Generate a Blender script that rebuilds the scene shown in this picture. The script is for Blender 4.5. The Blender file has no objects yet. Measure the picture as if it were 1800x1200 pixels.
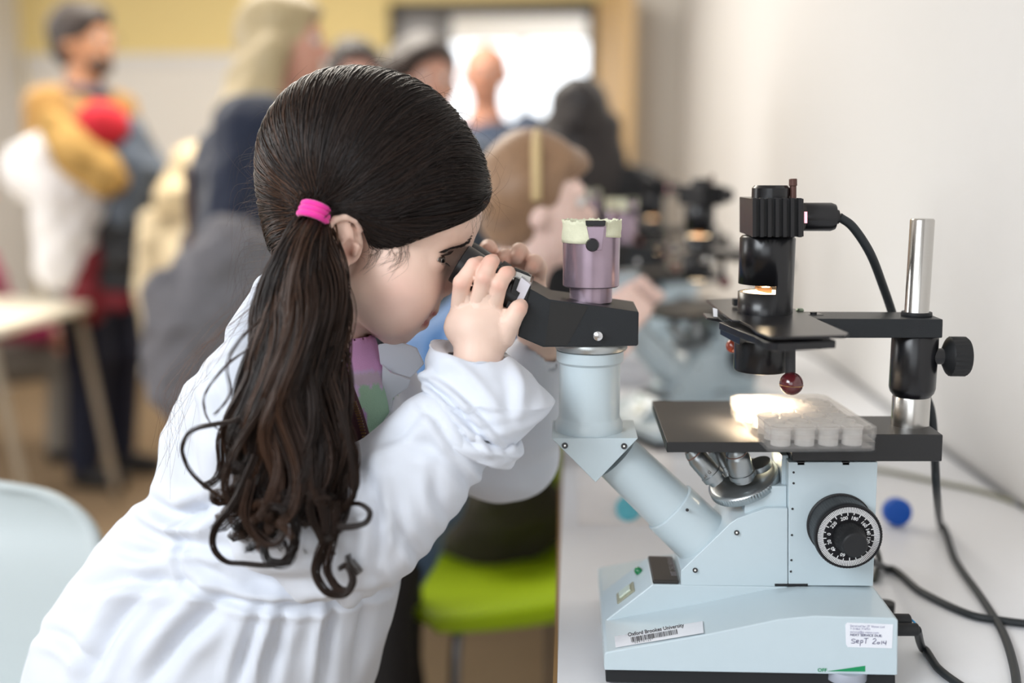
import bpy, bmesh, math, random
import numpy as np
from mathutils import Vector, Matrix
random.seed(7); rng = np.random.default_rng(11)
scene = bpy.context.scene
COL = scene.collection
# ------------------------------------------------------------ camera
F = 1850.0; CAMH = 1.15; YAW = math.atan(100 / F); PITCH = math.atan(300 / F)
RM = Matrix.Rotation(YAW, 3, 'Z') @ Matrix.Rotation(math.pi / 2 - PITCH, 3, 'X')
cam = bpy.data.cameras.new('camera'); camo = bpy.data.objects.new('camera', cam); COL.objects.link(camo)
camo.location = (0, 0, CAMH); camo.rotation_euler = RM.to_euler()
cam.sensor_width = 36; cam.lens = 36 * F / 1800; cam.clip_start = .02
cam.dof.use_dof = True; cam.dof.focus_distance = .872; cam.dof.aperture_fstop = 1.6; cam.dof.aperture_blades = 9
scene.camera = camo
# ------------------------------------------------------------ world, lights, exposure
vs = scene.view_settings; vs.view_transform = 'Standard'; vs.look = 'None'; vs.gamma = 1; vs.use_curve_mapping = False
vs.exposure = -.10
w = bpy.data.worlds.new('world'); scene.world = w; w.use_nodes = True
bg = w.node_tree.nodes['Background']; bg.inputs[0].default_value = (.92, .96, 1.0, 1); bg.inputs[1].default_value = 2.9
scene.cycles.transparent_max_bounces = 32
def area(name, loc, target, sx, sy, power, col):
    l = bpy.data.lights.new(name, 'AREA'); l.shape = 'RECTANGLE'; l.size = sx; l.size_y = sy; l.energy = power; l.color = col
    o = bpy.data.objects.new(name, l); COL.objects.link(o); o.location = loc
    o.rotation_euler = (Vector(target) - Vector(loc)).to_track_quat('-Z', 'Y').to_euler(); return o
area('window_daylight', (-1.7, -.9, 2.3), (.2, 1.0, .95), 1.5, 1.2, 74, (.89, .945, 1))
area('window_daylight_rear', (-3.9, 2.2, 1.6), (-1.0, 2.6, .7), 1.8, 1.5, 34, (1, .985, .96))
area('ceiling_panel', (-1.2, 3.4, 2.62), (-1.2, 3.4, 0), 1.6, 1.6, 96, (1, .94, .84))
area('lobby_panel', (-.3, 7.0, 2.6), (-.3, 7.0, 0), 1.5, 1.5, 170, (1, .97, .93))
# ------------------------------------------------------------ projection helpers: world point on plane Y (or Z)
def P(px, py, Y):
    d = RM @ Vector(((px - 900) / F, (600 - py) / F, -1)); t = Y / d.y
    return Vector((d.x * t, Y, CAMH + d.z * t))
def PZ(px, py, Z):
    d = RM @ Vector(((px - 900) / F, (600 - py) / F, -1)); t = (Z - CAMH) / d.z
    return Vector((d.x * t, d.y * t, Z))
def m(px, Y): return px * Y / F
RMI = np.array(RM.transposed())
def to_px(v):
    q = (np.asarray(v) - np.array([0, 0, CAMH])) @ RMI.T
    return 900 + F * q[:, 0] / -q[:, 2], 600 - F * q[:, 1] / -q[:, 2]
# ------------------------------------------------------------ materials
MATS = {}
def mat(name, col, rough=.5, metal=0., bump=0., bscale=200., var=.06, vscale=30., spec=.5, coat=0., emit=None, es=0., attr=None, sss=0., trans=0., ior=1.45, sheen=0., stretch=None):
    if name in MATS: return MATS[name]
    mt = bpy.data.materials.new(name); mt.use_nodes = True; nt = mt.node_tree; b = nt.nodes['Principled BSDF']
    b.inputs['Roughness'].default_value = rough; b.inputs['Metallic'].default_value = metal
    b.inputs['Specular IOR Level'].default_value = spec; b.inputs['Coat Weight'].default_value = coat
    b.inputs['IOR'].default_value = ior; b.inputs['Transmission Weight'].default_value = trans
    b.inputs['Sheen Weight'].default_value = sheen
    tc = nt.nodes.new('ShaderNodeTexCoord'); ns = nt.nodes.new('ShaderNodeTexNoise'); ns.inputs['Scale'].default_value = vscale
    ns.inputs['Detail'].default_value = 4
    if stretch:
        mp = nt.nodes.new('ShaderNodeMapping'); mp.inputs['Scale'].default_value = stretch
        nt.links.new(tc.outputs['Object'], mp.inputs[0]); nt.links.new(mp.outputs[0], ns.inputs[0])
    else: nt.links.new(tc.outputs['Object'], ns.inputs[0])
    mx = nt.nodes.new('ShaderNodeMix'); mx.data_type = 'RGBA'; mx.blend_type = 'MULTIPLY'; mx.inputs[0].default_value = 1
    rp = nt.nodes.new('ShaderNodeMapRange'); rp.inputs['To Min'].default_value = 1 - var; rp.inputs['To Max'].default_value = 1 + var
    nt.links.new(ns.outputs[0], rp.inputs[0]); nt.links.new(rp.outputs[0], mx.inputs[7])
    if attr:
        a = nt.nodes.new('ShaderNodeAttribute'); a.attribute_name = attr; nt.links.new(a.outputs[0], mx.inputs[6])
    else: mx.inputs[6].default_value = (*col, 1)
    nt.links.new(mx.outputs[2], b.inputs['Base Color'])
    if sss:
        b.inputs['Subsurface Weight'].default_value = sss; b.inputs['Subsurface Radius'].default_value = (1, .35, .2); b.inputs['Subsurface Scale'].default_value = .004
    if bump:
        n2 = nt.nodes.new('ShaderNodeTexNoise'); n2.inputs['Scale'].default_value = bscale; n2.inputs['Detail'].default_value = 3
        nt.links.new(tc.outputs['Object'], n2.inputs[0])
        bp = nt.nodes.new('ShaderNodeBump'); bp.inputs['Strength'].default_value = bump; bp.inputs['Distance'].default_value = .001
        nt.links.new(n2.outputs[0], bp.inputs['Height']); nt.links.new(bp.outputs[0], b.inputs['Normal'])
    if emit: b.inputs['Emission Color'].default_value = (*emit, 1); b.inputs['Emission Strength'].default_value = es
    MATS[name] = mt; return mt
def hexc(h):
    c = [int(h[i:i + 2], 16) / 255 for i in (0, 2, 4)]
    return tuple(x / 12.92 if x <= .04045 else ((x + .055) / 1.055) ** 2.4 for x in c)
# ------------------------------------------------------------ object helpers
OFF = {}
def props(o, label=None, cat=None, group=None, kind=None):
    if label: o['label'] = label
    if cat: o['category'] = cat
    if group: o['group'] = group
    if kind: o['kind'] = kind
    return o
def thing(name, loc, label, cat, group=None):
    o = bpy.data.objects.new(name, None); COL.objects.link(o); o.location = loc; o.empty_display_size = .05
    OFF[o.name] = Vector(loc); return props(o, label, cat, group)
def mkmesh(name, v, f, smooth=40):
    me = bpy.data.meshes.new(name)
    v = np.asarray(v, dtype=np.float32).reshape(-1, 3)
    if isinstance(f, np.ndarray):
        k = f.shape[1]; n = len(f)
        me.vertices.add(len(v)); me.vertices.foreach_set('co', v.ravel())
        me.loops.add(n * k); me.loops.foreach_set('vertex_index', f.astype(np.int32).ravel())
        me.polygons.add(n); me.polygons.foreach_set('loop_start', np.arange(0, n * k, k, dtype=np.int32))
        me.update(calc_edges=True)
    else:
        me.from_pydata(v.tolist(), [], f); me.update()
    if smooth:
        me.shade_smooth()
        if smooth < 180: me.set_sharp_from_angle(angle=math.radians(smooth))
    return me
def obj(name, vf, mt, parent=None, smooth=40, bevel=0., seg=2, label=None, cat=None, group=None, kind=None, col=None, recalc=False, solid=0.):
    v, f = vf; v = np.asarray(v, dtype=float).reshape(-1, 3)
    if parent is not None: off = OFF[parent.name]; loc = None
    else:
        off = Vector(((v[:, 0].min() + v[:, 0].max()) / 2, (v[:, 1].min() + v[:, 1].max()) / 2, v[:, 2].min())); loc = off
    me = mkmesh(name, v - np.array(off), f, smooth)
    if recalc:
        bm = bmesh.new(); bm.from_mesh(me); bmesh.ops.recalc_face_normals(bm, faces=bm.faces); bm.to_mesh(me); bm.free()
    if col is not None:
        a = me.color_attributes.new('col', 'FLOAT_COLOR', 'POINT')
        c = np.ones((len(v), 4), dtype=np.float32); c[:, :3] = col; a.data.foreach_set('color', c.ravel())
    me.materials.append(mt)
    o = bpy.data.objects.new(name, me); COL.objects.link(o)
    if parent is not None: o.parent = parent
    else: o.location = loc
    OFF[o.name] = off.copy()
    if solid:
        s = o.modifiers.new('solid', 'SOLIDIFY'); s.thickness = solid; s.offset = 0
    if bevel:
        b = o.modifiers.new('bevel', 'BEVEL'); b.width = bevel; b.segments = seg; b.limit_method = 'ANGLE'; b.angle_limit = .6; b.harden_normals = bool(smooth)
    return props(o, label, cat, group, kind)
def copy_tree(o, parent=None):
    c = o.copy(); COL.objects.link(c)
    if parent is not None: c.parent = parent
    for ch in list(o.children): copy_tree(ch, c)
    return c
def join(*parts):
    V = []; Fc = []; n = 0
    for v, f in parts:
        v = [tuple(x) for x in v]; V += v; Fc += [[i + n for i in q] for q in f]; n += len(v)
    return V, Fc
def box(x0, x1, y0, y1, z0, z1):
    v = [(x, y, z) for x in (x0, x1) for y in (y0, y1) for z in (z0, z1)]
    return v, [(0, 1, 3, 2), (4, 6, 7, 5), (0, 4, 5, 1), (2, 3, 7, 6), (0, 2, 6, 4), (1, 5, 7, 3)]
def slabpx(pts, y0, y1):
    """polygon seen at plane y0 (pixel corners), extruded straight back to y1"""
    a = [P(x, y, y0) for x, y in pts]; n = len(a)
    v = [(p.x, y0, p.z) for p in a] + [(p.x, y1, p.z) for p in a]
    return v, [list(range(n)), list(range(2 * n - 1, n - 1, -1))] + [[i, i + n, (i + 1) % n + n, (i + 1) % n] for i in range(n)]
def platepx(pts, Z, th):
    """horizontal plate: pixel corners on the plane Z, thickness down"""
    a = [PZ(x, y, Z) for x, y in pts]; n = len(a)
    v = [(p.x, p.y, Z) for p in a] + [(p.x, p.y, Z - th) for p in a]
    return v, [list(range(n)), list(range(2 * n - 1, n - 1, -1))] + [[i, i + n, (i + 1) % n + n, (i + 1) % n] for i in range(n)]
def frame(ax):
    ax = Vector(ax).normalized(); h = Vector((0, 0, 1)) if abs(ax.z) < .9 else Vector((0, 1, 0))
    u = ax.cross(h).normalized(); return u, ax.cross(u).normalized(), ax
def lathe(prof, org, ax=(0, 0, 1), n=48, knurl=0, kn_r=0, a0=0):
    """prof: (radius, height) from start to end; knurl: indices of profile rows that get ridges"""
    u, w_, ax = frame(ax); org = Vector(org); v = []; f = []
    for i, (r, h) in enumerate(prof):
        for j in range(n):
            a = 2 * math.pi * j / n + a0; rr = r
            if kn_r and knurl and i in knurl and j % 2: rr = r - kn_r
            v.append(org + u * (rr * math.cos(a)) + w_ * (rr * math.sin(a)) + ax * h)
    for i in range(len(prof) - 1):
        for j in range(n):
            k = (j + 1) % n; f.append((i * n + j, i * n + k, (i + 1) * n + k, (i + 1) * n + j))
    f.append(list(range(n - 1, -1, -1))); f.append([(len(prof) - 1) * n + j for j in range(n)])
    return v, f
def cyl(a, b, r, n=32, r2=None, ch=0.):
    a = Vector(a); b = Vector(b); L = (b - a).length; r2 = r if r2 is None else r2
    pr = [(r, 0), (r2, L)] if not ch else [(r - ch, 0), (r, ch), (r2, L - ch), (r2 - ch, L)]
    return lathe(pr, a, b - a, n)
def sphere(c, r, n=24, sc=(1, 1, 1)):
    v = []; f = []; c = Vector(c); k = n // 2
    for i in range(1, k):
        t = math.pi * i / k
        for j in range(n):
            a = 2 * math.pi * j / n; v.append((c.x + r * sc[0] * math.sin(t) * math.cos(a), c.y + r * sc[1] * math.sin(t) * math.sin(a), c.z + r * sc[2] * math.cos(t)))
    v.append((c.x, c.y, c.z + r * sc[2])); v.append((c.x, c.y, c.z - r * sc[2])); T = len(v) - 2
    for i in range(k - 2):
        for j in range(n): f.append((i * n + j, (i + 1) * n + j, (i + 1) * n + (j + 1) % n, i * n + (j + 1) % n))
    for j in range(n):
        f.append((T, j, (j + 1) % n)); f.append((T + 1, (k - 2) * n + (j + 1) % n, (k - 2) * n + j))
    return v, f
def smooth_path(pts, n):
    """Catmull-Rom through points (any dimension) -> n samples"""
    p = np.array([list(q) for q in pts], dtype=float); k = len(p)
    if k == 2: return p[0] + (p[1] - p[0]) * np.linspace(0, 1, n)[:, None]
    e = np.vstack([2 * p[0] - p[1], p, 2 * p[-1] - p[-2]]); t = np.linspace(0, k - 1 - 1e-9, n); i = t.astype(int); u = (t - i)[:, None]
    a, b, c, d = e[i], e[i + 1], e[i + 2], e[i + 3]
    return .5 * (2 * b + (c - a) * u + (2 * a - 5 * b + 4 * c - d) * u ** 2 + (3 * b - a - 3 * c + d) * u ** 3)
def strands(paths, rad, sides=3):
    """paths K,N,3 ; rad K,N -> thin closed tubes in one mesh (numpy)"""
    K, N, _ = paths.shape; T = np.gradient(paths, axis=1); T /= np.linalg.norm(T, axis=2, keepdims=True) + 1e-12
    ref = np.array([.31, -.87, .38]); U = np.cross(T, ref); U /= np.linalg.norm(U, axis=2, keepdims=True) + 1e-9; W = np.cross(T, U)
    a = 2 * math.pi * np.arange(sides) / sides
    V = paths[:, :, None, :] + rad[:, :, None, None] * (np.cos(a)[None, None, :, None] * U[:, :, None, :] + np.sin(a)[None, None, :, None] * W[:, :, None, :])
    V = V.reshape(-1, 3); k, i, j = np.meshgrid(np.arange(K), np.arange(N - 1), np.arange(sides), indexing='ij'); j2 = (j + 1) % sides
    b = k * N * sides
    fa = np.stack([b + i * sides + j, b + (i + 1) * sides + j, b + (i + 1) * sides + j2, b + i * sides + j2], -1).reshape(-1, 4)
    return V, fa
def tube(pts, r, n=12, samples=None, caps=True):
    p = smooth_path(pts, samples or max(2, 10 * (len(pts) - 1))); N = len(p)
    r = np.full(N, r) if np.isscalar(r) else np.interp(np.linspace(0, 1, N), np.linspace(0, 1, len(r)), r)
    T = np.gradient(p, axis=0); T /= np.linalg.norm(T, axis=1)[:, None] + 1e-12
    u = np.cross(T[0], [.3, .2, .93]); u /= np.linalg.norm(u); v = []
    for i in range(N):
        u = u - T[i] * np.dot(u, T[i]); u /= np.linalg.norm(u); w_ = np.cross(T[i], u)
        for j in range(n):
            a = 2 * math.pi * j / n; v.append(tuple(p[i] + r[i] * (math.cos(a) * u + math.sin(a) * w_)))
    f = [(i * n + j, i * n + (j + 1) % n, (i + 1) * n + (j + 1) % n, (i + 1) * n + j) for i in range(N - 1) for j in range(n)]
    if caps: f += [list(range(n - 1, -1, -1)), [(N - 1) * n + j for j in range(n)]]
    return v, f
def text_mesh(s, size, org, right, up, off=.0002, align='LEFT', shear=0., ext=0., bold=0.):
    """flat lettering: mesh of a text, laid on the plane (right, up) at org"""
    c = bpy.data.curves.new('t', 'FONT'); c.body = s; c.size = size; c.align_x = align; c.shear = shear; c.offset = bold * size; c.resolution_u = 3
    o = bpy.data.objects.new('t', c); COL.objects.link(o); dg = bpy.context.evaluated_depsgraph_get(); me = o.evaluated_get(dg).to_mesh()
    r = Vector(right).normalized(); u = Vector(up); u = (u - r * u.dot(r)).normalized(); n = r.cross(u)
    v = [Vector(org) + r * q.co.x + u * q.co.y + n * off for q in me.vertices]; f = [list(p.vertices) for p in me.polygons]
    o.to_mesh_clear(); bpy.data.objects.remove(o); bpy.data.curves.remove(c); return v, f
# ------------------------------------------------------------ signed distance sculpting -> one continuous mesh
class SDF:
    def __init__(s): s.ops = []
    def add(s, kind, fn, k): s.ops.append((kind, fn, k)); return s
    def cone(s, a, b, ra, rb, k=.01, kind='u'):
        a = np.array(a, dtype=np.float32); b = np.array(b, dtype=np.float32); ab = b - a; L = max(float(ab @ ab), 1e-12)
        def fn(p):
            t = np.clip(((p - a) @ ab) / L, 0, 1); q = p - a - t[:, None] * ab
            return np.sqrt((q * q).sum(1)) - (ra + (rb - ra) * t)
        return s.add(kind, fn, k)
    def fcone(s, a, b, ra, rb, k, yc, fl):
        a = np.array(a, dtype=np.float32); b = np.array(b, dtype=np.float32); ab = b - a; L = max(float(ab @ ab), 1e-12); S = np.array([1, fl, 1], dtype=np.float32); O = np.array([0, yc * (1 - fl), 0], dtype=np.float32)
        def fn(p):
            p = p * S + O; t = np.clip(((p - a) @ ab) / L, 0, 1); q = p - a - t[:, None] * ab
            return (np.sqrt((q * q).sum(1)) - (ra + (rb - ra) * t)) / (1 + (fl - 1) * .5)
        return s.add('u', fn, k)
    def chain(s, pts, k=.01, kind='u'):
        for (a, ra), (b, rb) in zip(pts, pts[1:]): s.cone(a, b, ra, rb, k, kind)
        return s
    def ell(s, c, r, k=.01, kind='u', rot=None):
        c = np.array(c, dtype=np.float32); r = np.array(r, dtype=np.float32); R = None if rot is None else np.array(rot, dtype=np.float32)
        def fn(p):
            q = p - c
            if R is not None: q = q @ R
            k0 = np.sqrt(((q / r) ** 2).sum(1)); k1 = np.sqrt(((q / (r * r)) ** 2).sum(1))
            return np.where(k1 > 1e-6, k0 * (k0 - 1) / np.maximum(k1, 1e-6), -r.min())
        return s.add(kind, fn, k)
    def box(s, c, h, rd=.002, k=.004, kind='u', rot=None):
        c = np.array(c, dtype=np.float32); h = np.array(h, dtype=np.float32); R = None if rot is None else np.array(rot, dtype=np.float32)
        def fn(p):
            q = p - c
            if R is not None: q = q @ R
            q = np.abs(q) - h + rd
            return np.sqrt((np.maximum(q, 0) ** 2).sum(1)) + np.minimum(q.max(1), 0) - rd
        return s.add(kind, fn, k)
    def poly(s, pts, y0, y1, k=.004, kind='i'):
        """XZ polygon (world) extruded from y0 to y1"""
        pts = np.array([(q[0], q[-1]) for q in pts], dtype=np.float32)
        def fn(p):
            x = p[:, 0]; z = p[:, 2]; d = np.full(len(p), 1e9, dtype=np.float32); ins = np.zeros(len(p), bool)
            for (ax, az), (bx, bz) in zip(pts, np.roll(pts, -1, 0)):
                ex, ez = bx - ax, bz - az; t = np.clip(((x - ax) * ex + (z - az) * ez) / max(ex * ex + ez * ez, 1e-12), 0, 1)
                d = np.minimum(d, (x - ax - t * ex) ** 2 + (z - az - t * ez) ** 2)
                if abs(ez) > 1e-9:
                    c = (az > z) != (bz > z); ins ^= c & (x < ex * (z - az) / ez + ax)
            d = np.sqrt(d); d = np.where(ins, -d, d); e = np.maximum(y0 - p[:, 1], p[:, 1] - y1)
            return np.maximum(d, e)
        return s.add(kind, fn, k)
    def ev(s, p, cen=None, D=0):
        d = np.full(len(p), 1.0, dtype=np.float32)
        for kind, fn, k in s.ops:
            if cen is not None:
                dc = float(fn(cen)[0])
                if kind in 'us' and dc > D * 1.8 + k: continue
                if kind == 'i' and dc < -D * 1.8 - k: continue
            e = fn(p)
            if kind == 'u': h = np.clip(.5 + .5 * (d - e) / k, 0, 1); d = d * (1 - h) + e * h - k * h * (1 - h)
            elif kind == 's': h = np.clip(.5 - .5 * (d + e) / k, 0, 1); d = d * (1 - h) - e * h + k * h * (1 - h)
            else: h = np.clip(.5 - .5 * (e - d) / k, 0, 1); d = e * (1 - h) + d * h + k * h * (1 - h)
        return d
    def grad(s, p, cen=None, D=0, e=.0006):
        return np.stack([s.ev(p + np.array(v, dtype=np.float32) * e, cen, D) - s.ev(p - np.array(v, dtype=np.float32) * e, cen, D) for v in ((1, 0, 0), (0, 1, 0), (0, 0, 1))], 1) / (2 * e)
    def project(s, p, off=0., it=3):
        p = np.asarray(p, dtype=np.float32)
        for _ in range(it):
            g = s.grad(p); g /= np.linalg.norm(g, axis=1, keepdims=True) + 1e-6; p = p - g * (s.ev(p) - off)[:, None]
        return p
    def mesh(s, lo, hi, h, n=20, newton=1):
        lo = np.array(lo, dtype=float); hi = np.array(hi, dtype=float); nb = np.ceil((hi - lo) / (h * n)).astype(int); G = nb * n + 2
        D = h * (n + 1) * math.sqrt(3) / 2 + h
        B = np.stack(np.meshgrid(*[np.arange(q) for q in nb], indexing='ij'), -1).reshape(-1, 3)
        C = (lo + (B + .5) * n * h).astype(np.float32); act = np.abs(s.ev(C)) < D * 1.8
        ids_all = []; v_all = []; f_all = []; g1 = np.arange(n + 1); cube = np.stack(np.meshgrid(g1, g1, g1, indexing='ij'), -1)
        corners = np.array([(i, j, k) for i in (0, 1) for j in (0, 1) for k in (0, 1)])
        edges = [(a, b) for a in range(8) for b in range(a + 1, 8) if abs(corners[a] - corners[b]).sum() == 1]
        for b, c in zip(B[act], C[act]):
            base = b * n; pts = (lo + (cube.reshape(-1, 3) + base) * h).astype(np.float32); c1 = c[None]
            d = s.ev(pts, c1, D).reshape(n + 1, n + 1, n + 1); ins = d < 0
            if ins.all() or not ins.any(): continue
            acc = np.zeros((n, n, n, 3)); cnt = np.zeros((n, n, n))
            for a, e in edges:
                ca, ce = corners[a], corners[e]; sa = tuple(slice(q, q + n) for q in ca); se = tuple(slice(q, q + n) for q in ce)
                da, de = d[sa], d[se]; cr = (da < 0) != (de < 0); t = np.where(cr, da / np.where(cr, da - de, 1), 0)
                acc += np.where(cr[..., None], ca + t[..., None] * (ce - ca), 0); cnt += cr
            I = np.argwhere(cnt > 0)
            if len(I):
                vp = lo + (I + base + acc[tuple(I.T)] / cnt[tuple(I.T)][:, None]) * h; vp = vp.astype(np.float32)
                for _ in range(newton):
                    g = s.grad(vp, c1, D); gn = (g * g).sum(1); st = (s.ev(vp, c1, D) / np.maximum(gn, .2))[:, None] * g
                    ln = np.linalg.norm(st, axis=1, keepdims=True); vp = vp - st * np.minimum(1, .7 * h / np.maximum(ln, 1e-9))
                gi = I + base; ids_all.append((gi[:, 0] * G[1] + gi[:, 1]) * G[2] + gi[:, 2]); v_all.append(vp)
            for ax in range(3):
                o1, o2 = [(1, 2), (2, 0), (0, 1)][ax]; sl0 = [slice(0, n)] * 3; sl1 = [slice(0, n)] * 3; sl1[ax] = slice(1, n + 1)
                A = ins[tuple(sl0)]; E = ins[tuple(sl1)]; J = np.argwhere(A != E)
                if not len(J): continue
                fl = A[tuple(J.T)]; g = J + base; u1 = np.zeros(3, int); u1[o1] = 1; u2 = np.zeros(3, int); u2[o2] = 1
                q = np.stack([g - u1 - u2, g - u2, g, g - u1], 1); q = np.where(fl[:, None, None], q, q[:, ::-1])
                f_all.append((q[..., 0] * G[1] + q[..., 1]) * G[2] + q[..., 2])
        ids = np.concatenate(ids_all); v = np.concatenate(v_all); f = np.concatenate(f_all); uq, ix = np.unique(ids, return_index=True)
        fi = np.searchsorted(uq, f); fi = np.clip(fi, 0, len(uq) - 1); ok = (uq[fi] == f).all(1)
        return v[ix], fi[ok]
def fix(v): return np.asarray(v, dtype=np.float32)
# ------------------------------------------------------------ palette
white_paint = mat('white_paint', hexc('d2d0ce'), .85, bump=.15, bscale=350, var=.02)
yellow_paint = mat('yellow_paint', hexc('dcc68a'), .85, var=.03)
beige_paint = mat('beige_paint', hexc('d9d4cc'), .85, var=.03)
carpet = mat('carpet', hexc('8c7860'), .95, bump=.8, bscale=500, var=.22, vscale=3, spec=.1)
wood = mat('wood', hexc('c9a878'), .5, var=.15, vscale=6, stretch=(8, 8, .6))
dark_frame = mat('dark_frame', hexc('3a332b'), .5)
laminate = mat('laminate', hexc('dfe0e3'), .38, var=.015, vscale=60, bump=.05, bscale=900)
edge_strip = mat('edge_strip', hexc('8a6a3e'), .5, var=.1)
cream = mat('scope_paint', hexc('bdcbd1'), .33, var=.015, vscale=80, coat=.25, bump=.04, bscale=900)
black = mat('black_anodised', hexc('121215'), .27, var=.12, vscale=60, spec=.6, bump=.03, bscale=1500)
blackp = mat('black_paint', hexc('15191d'), .42, var=.10, vscale=50, bump=.1, bscale=1400)
brushed = mat('black_brushed', hexc('131315'), .42, var=.2, vscale=40, stretch=(1, 40, 1), spec=.7)
steel = mat('steel', hexc('c4c1bc'), .24, 1.0, var=.06, vscale=80, stretch=(1, 1, 25))
purple = mat('purple_metal', hexc('ab98a6'), .27, .75, var=.10, vscale=90)
rubber = mat('rubber', hexc('17181a'), .55, var=.1)
grey_cable = mat('grey_cable', hexc('8f9088'), .6)
# ------------------------------------------------------------ the room
TZ = P(1320, 1217, .80).z
XW = PZ(1800, 893, TZ).x; XT = PZ(973, 1195, TZ).x
YB = 5.8
def wallquad(name, x0, x1, y0, y1, z0, z1, mt, **k): return obj(name, box(x0, x1, y0, y1, z0, z1), mt, kind='structure', smooth=0, **k)
wallquad('floor', -4.3, XW + .1, -3, 9.5, -.05, 0, carpet)
wallquad('ceiling', -4.3, XW + .1, -3, 9.5, 2.75, 2.85, white_paint)
wallquad('wall_right', XW, XW + .12, -3, YB + .1, 0, 2.75, white_paint)
wl = obj('wall_left', join(box(-4.3, -4.15, -3, .9, 0, 2.75), box(-4.3, -4.15, 3.4, 9.5, 0, 2.75), box(-4.3, -4.15, .9, 3.4, 0, .9), box(-4.3, -4.15, .9, 3.4, 2.45, 2.75)), white_paint, kind='structure', smooth=0)
obj('wall_rear', join(box(-4.3, -2.6, -3.1, -3, 0, 2.75), box(.1, XW + .1, -3.1, -3, 0, 2.75), box(-2.6, .1, -3.1, -3, 0, .8), box(-2.6, .1, -3.1, -3, 2.5, 2.75)), white_paint, kind='structure', smooth=0)
def bx(px, Y=YB): return P(px, 300, Y).x
def bz(py, Y=YB): return P(900, py, Y).z
xo0, xo1, zo = bx(792), bx(1030), bz(24)
obj('wall_back', join(box(-4.15, bx(690), YB, YB + .12, 0, 2.75), box(bx(690), XW, YB, YB + .12, bz(4), 2.75), box(bx(1090), XW, YB, YB + .12, 0, bz(4))), yellow_paint, kind='structure', smooth=0)
obj('trim_1', box(bx(60), bx(690), YB - .03, YB, bz(112), bz(92)), white_paint, kind='structure', bevel=.004)
wallquad('wall_panel', bx(60), bx(690), YB - .02, YB, 0, bz(112), beige_paint)
wallquad('wall_pillar', bx(1104), XW, YB - .25, YB, 0, 2.75, beige_paint)
wallquad('wall_pillar', -4.15, bx(52), YB - .45, YB, 0, 2.75, white_paint)
wallquad('baseboard_right', XW - .012, XW, -3, YB, 0, .1, white_paint)
fr = obj('door_frame', join(box(bx(690), bx(706), YB - .04, YB + .14, 0, bz(4)), box(bx(690), bx(1046), YB - .04, YB + .14, bz(24), bz(4)), box(bx(776), bx(792), YB - .04, YB + .14, 0, bz(24)), box(bx(1030), bx(1046), YB - .04, YB + .14, 0, bz(24))), dark_frame, kind='structure', bevel=.004)
obj('side_panel', box(bx(706), bx(776), YB + .02, YB + .06, 0, bz(24)), mat('dark_glass', hexc('6b5f52'), .15, var=.1), kind='structure')
# open wooden door, swung into the room towards the right
d0 = thing('door_1', (bx(1046), YB - .05, 0), None, None); d0['kind'] = 'structure'
xa, xb = bx(1044), P(1096, 300, 5.2).x
obj('door_leaf', ([(xa, YB - .06, .01), (xb, 5.2, .01), (xb + .045, 5.2, .01), (xa + .045, YB - .06, .01), (xa, YB - .06, 2.03), (xb, 5.2, 2.03), (xb + .045, 5.2, 2.03), (xa + .045, YB - .06, 2.03)], [(0, 3, 2, 1), (4, 5, 6, 7), (0, 1, 5, 4), (1, 2, 6, 5), (2, 3, 7, 6), (3, 0, 4, 7)]), wood, d0, bevel=.003)
obj('door_handle', tube([(xb - .005, 5.27, 1.02), (xb - .05, 5.26, 1.02), (xb - .06, 5.36, 1.02)], .009), steel, d0)
# lobby beyond: side walls and a big window with mullions
YL = 9.3
wallquad('wall_lobby', -3.2, bx(640, YL), YL, YL + .1, 0, 2.75, beige_paint)
obj('wall_lobby', box(bx(640, YL), XW, YL, YL + .1, bz(68, YL), 2.75), white_paint, kind='structure', smooth=0)
wn = thing('window_1', (bx(850, YL), YL, 0), None, None); wn['kind'] = 'structure'
for px in (640, 780, 918, 1060): obj('mullion', box(bx(px, YL) - .03, bx(px, YL) + .03, YL - .02, YL + .06, 0, bz(68, YL)), dark_frame, wn)
obj('sill', box(bx(640, YL), XW, YL - .08, YL + .06, 0, bz(262, YL)), beige_paint, wn)
obj('transom', box(bx(640, YL), XW, YL - .03, YL + .06, bz(74, YL), bz(66, YL)), white_paint, wn)
w2 = thing('window_2', (-4.2, 2.1, .9), None, None); w2['kind'] = 'structure'
for y in (.92, 1.75, 2.58, 3.38): obj('mullion', box(-4.25, -4.2, y - .025, y + .025, .9, 2.45), white_paint, w2)
obj('sill', box(-4.3, -4.05, .9, 3.4, .87, .9), white_paint, w2)
# ------------------------------------------------------------ the bench along the right wall
bn = thing('workbench', ((XT + XW) / 2, 1.4, 0), 'long pale grey laminate workbench running along the right wall under the microscopes', 'table')
obj('worktop', box(XT + .003, XW - .004, .2, 2.6, TZ - .025, TZ), laminate, bn, bevel=.001)
obj('edge_band', box(XT - .0005, XT + .003, .2, 2.6, TZ - .026, TZ - .0005), edge_strip, bn, label='thin brown edge band')
for y in (.3, 1.4, 2.5):
    for x in (XT + .06, XW - .08): obj('leg', box(x, x + .04, y, y + .04, 0, TZ - .025), mat('grey_metal', hexc('75787a'), .4, .6), bn, bevel=.003)
obj('modesty_panel', box(XW - .1, XW - .085, .35, 2.5, .3, TZ - .025), white_paint, bn)
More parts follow.
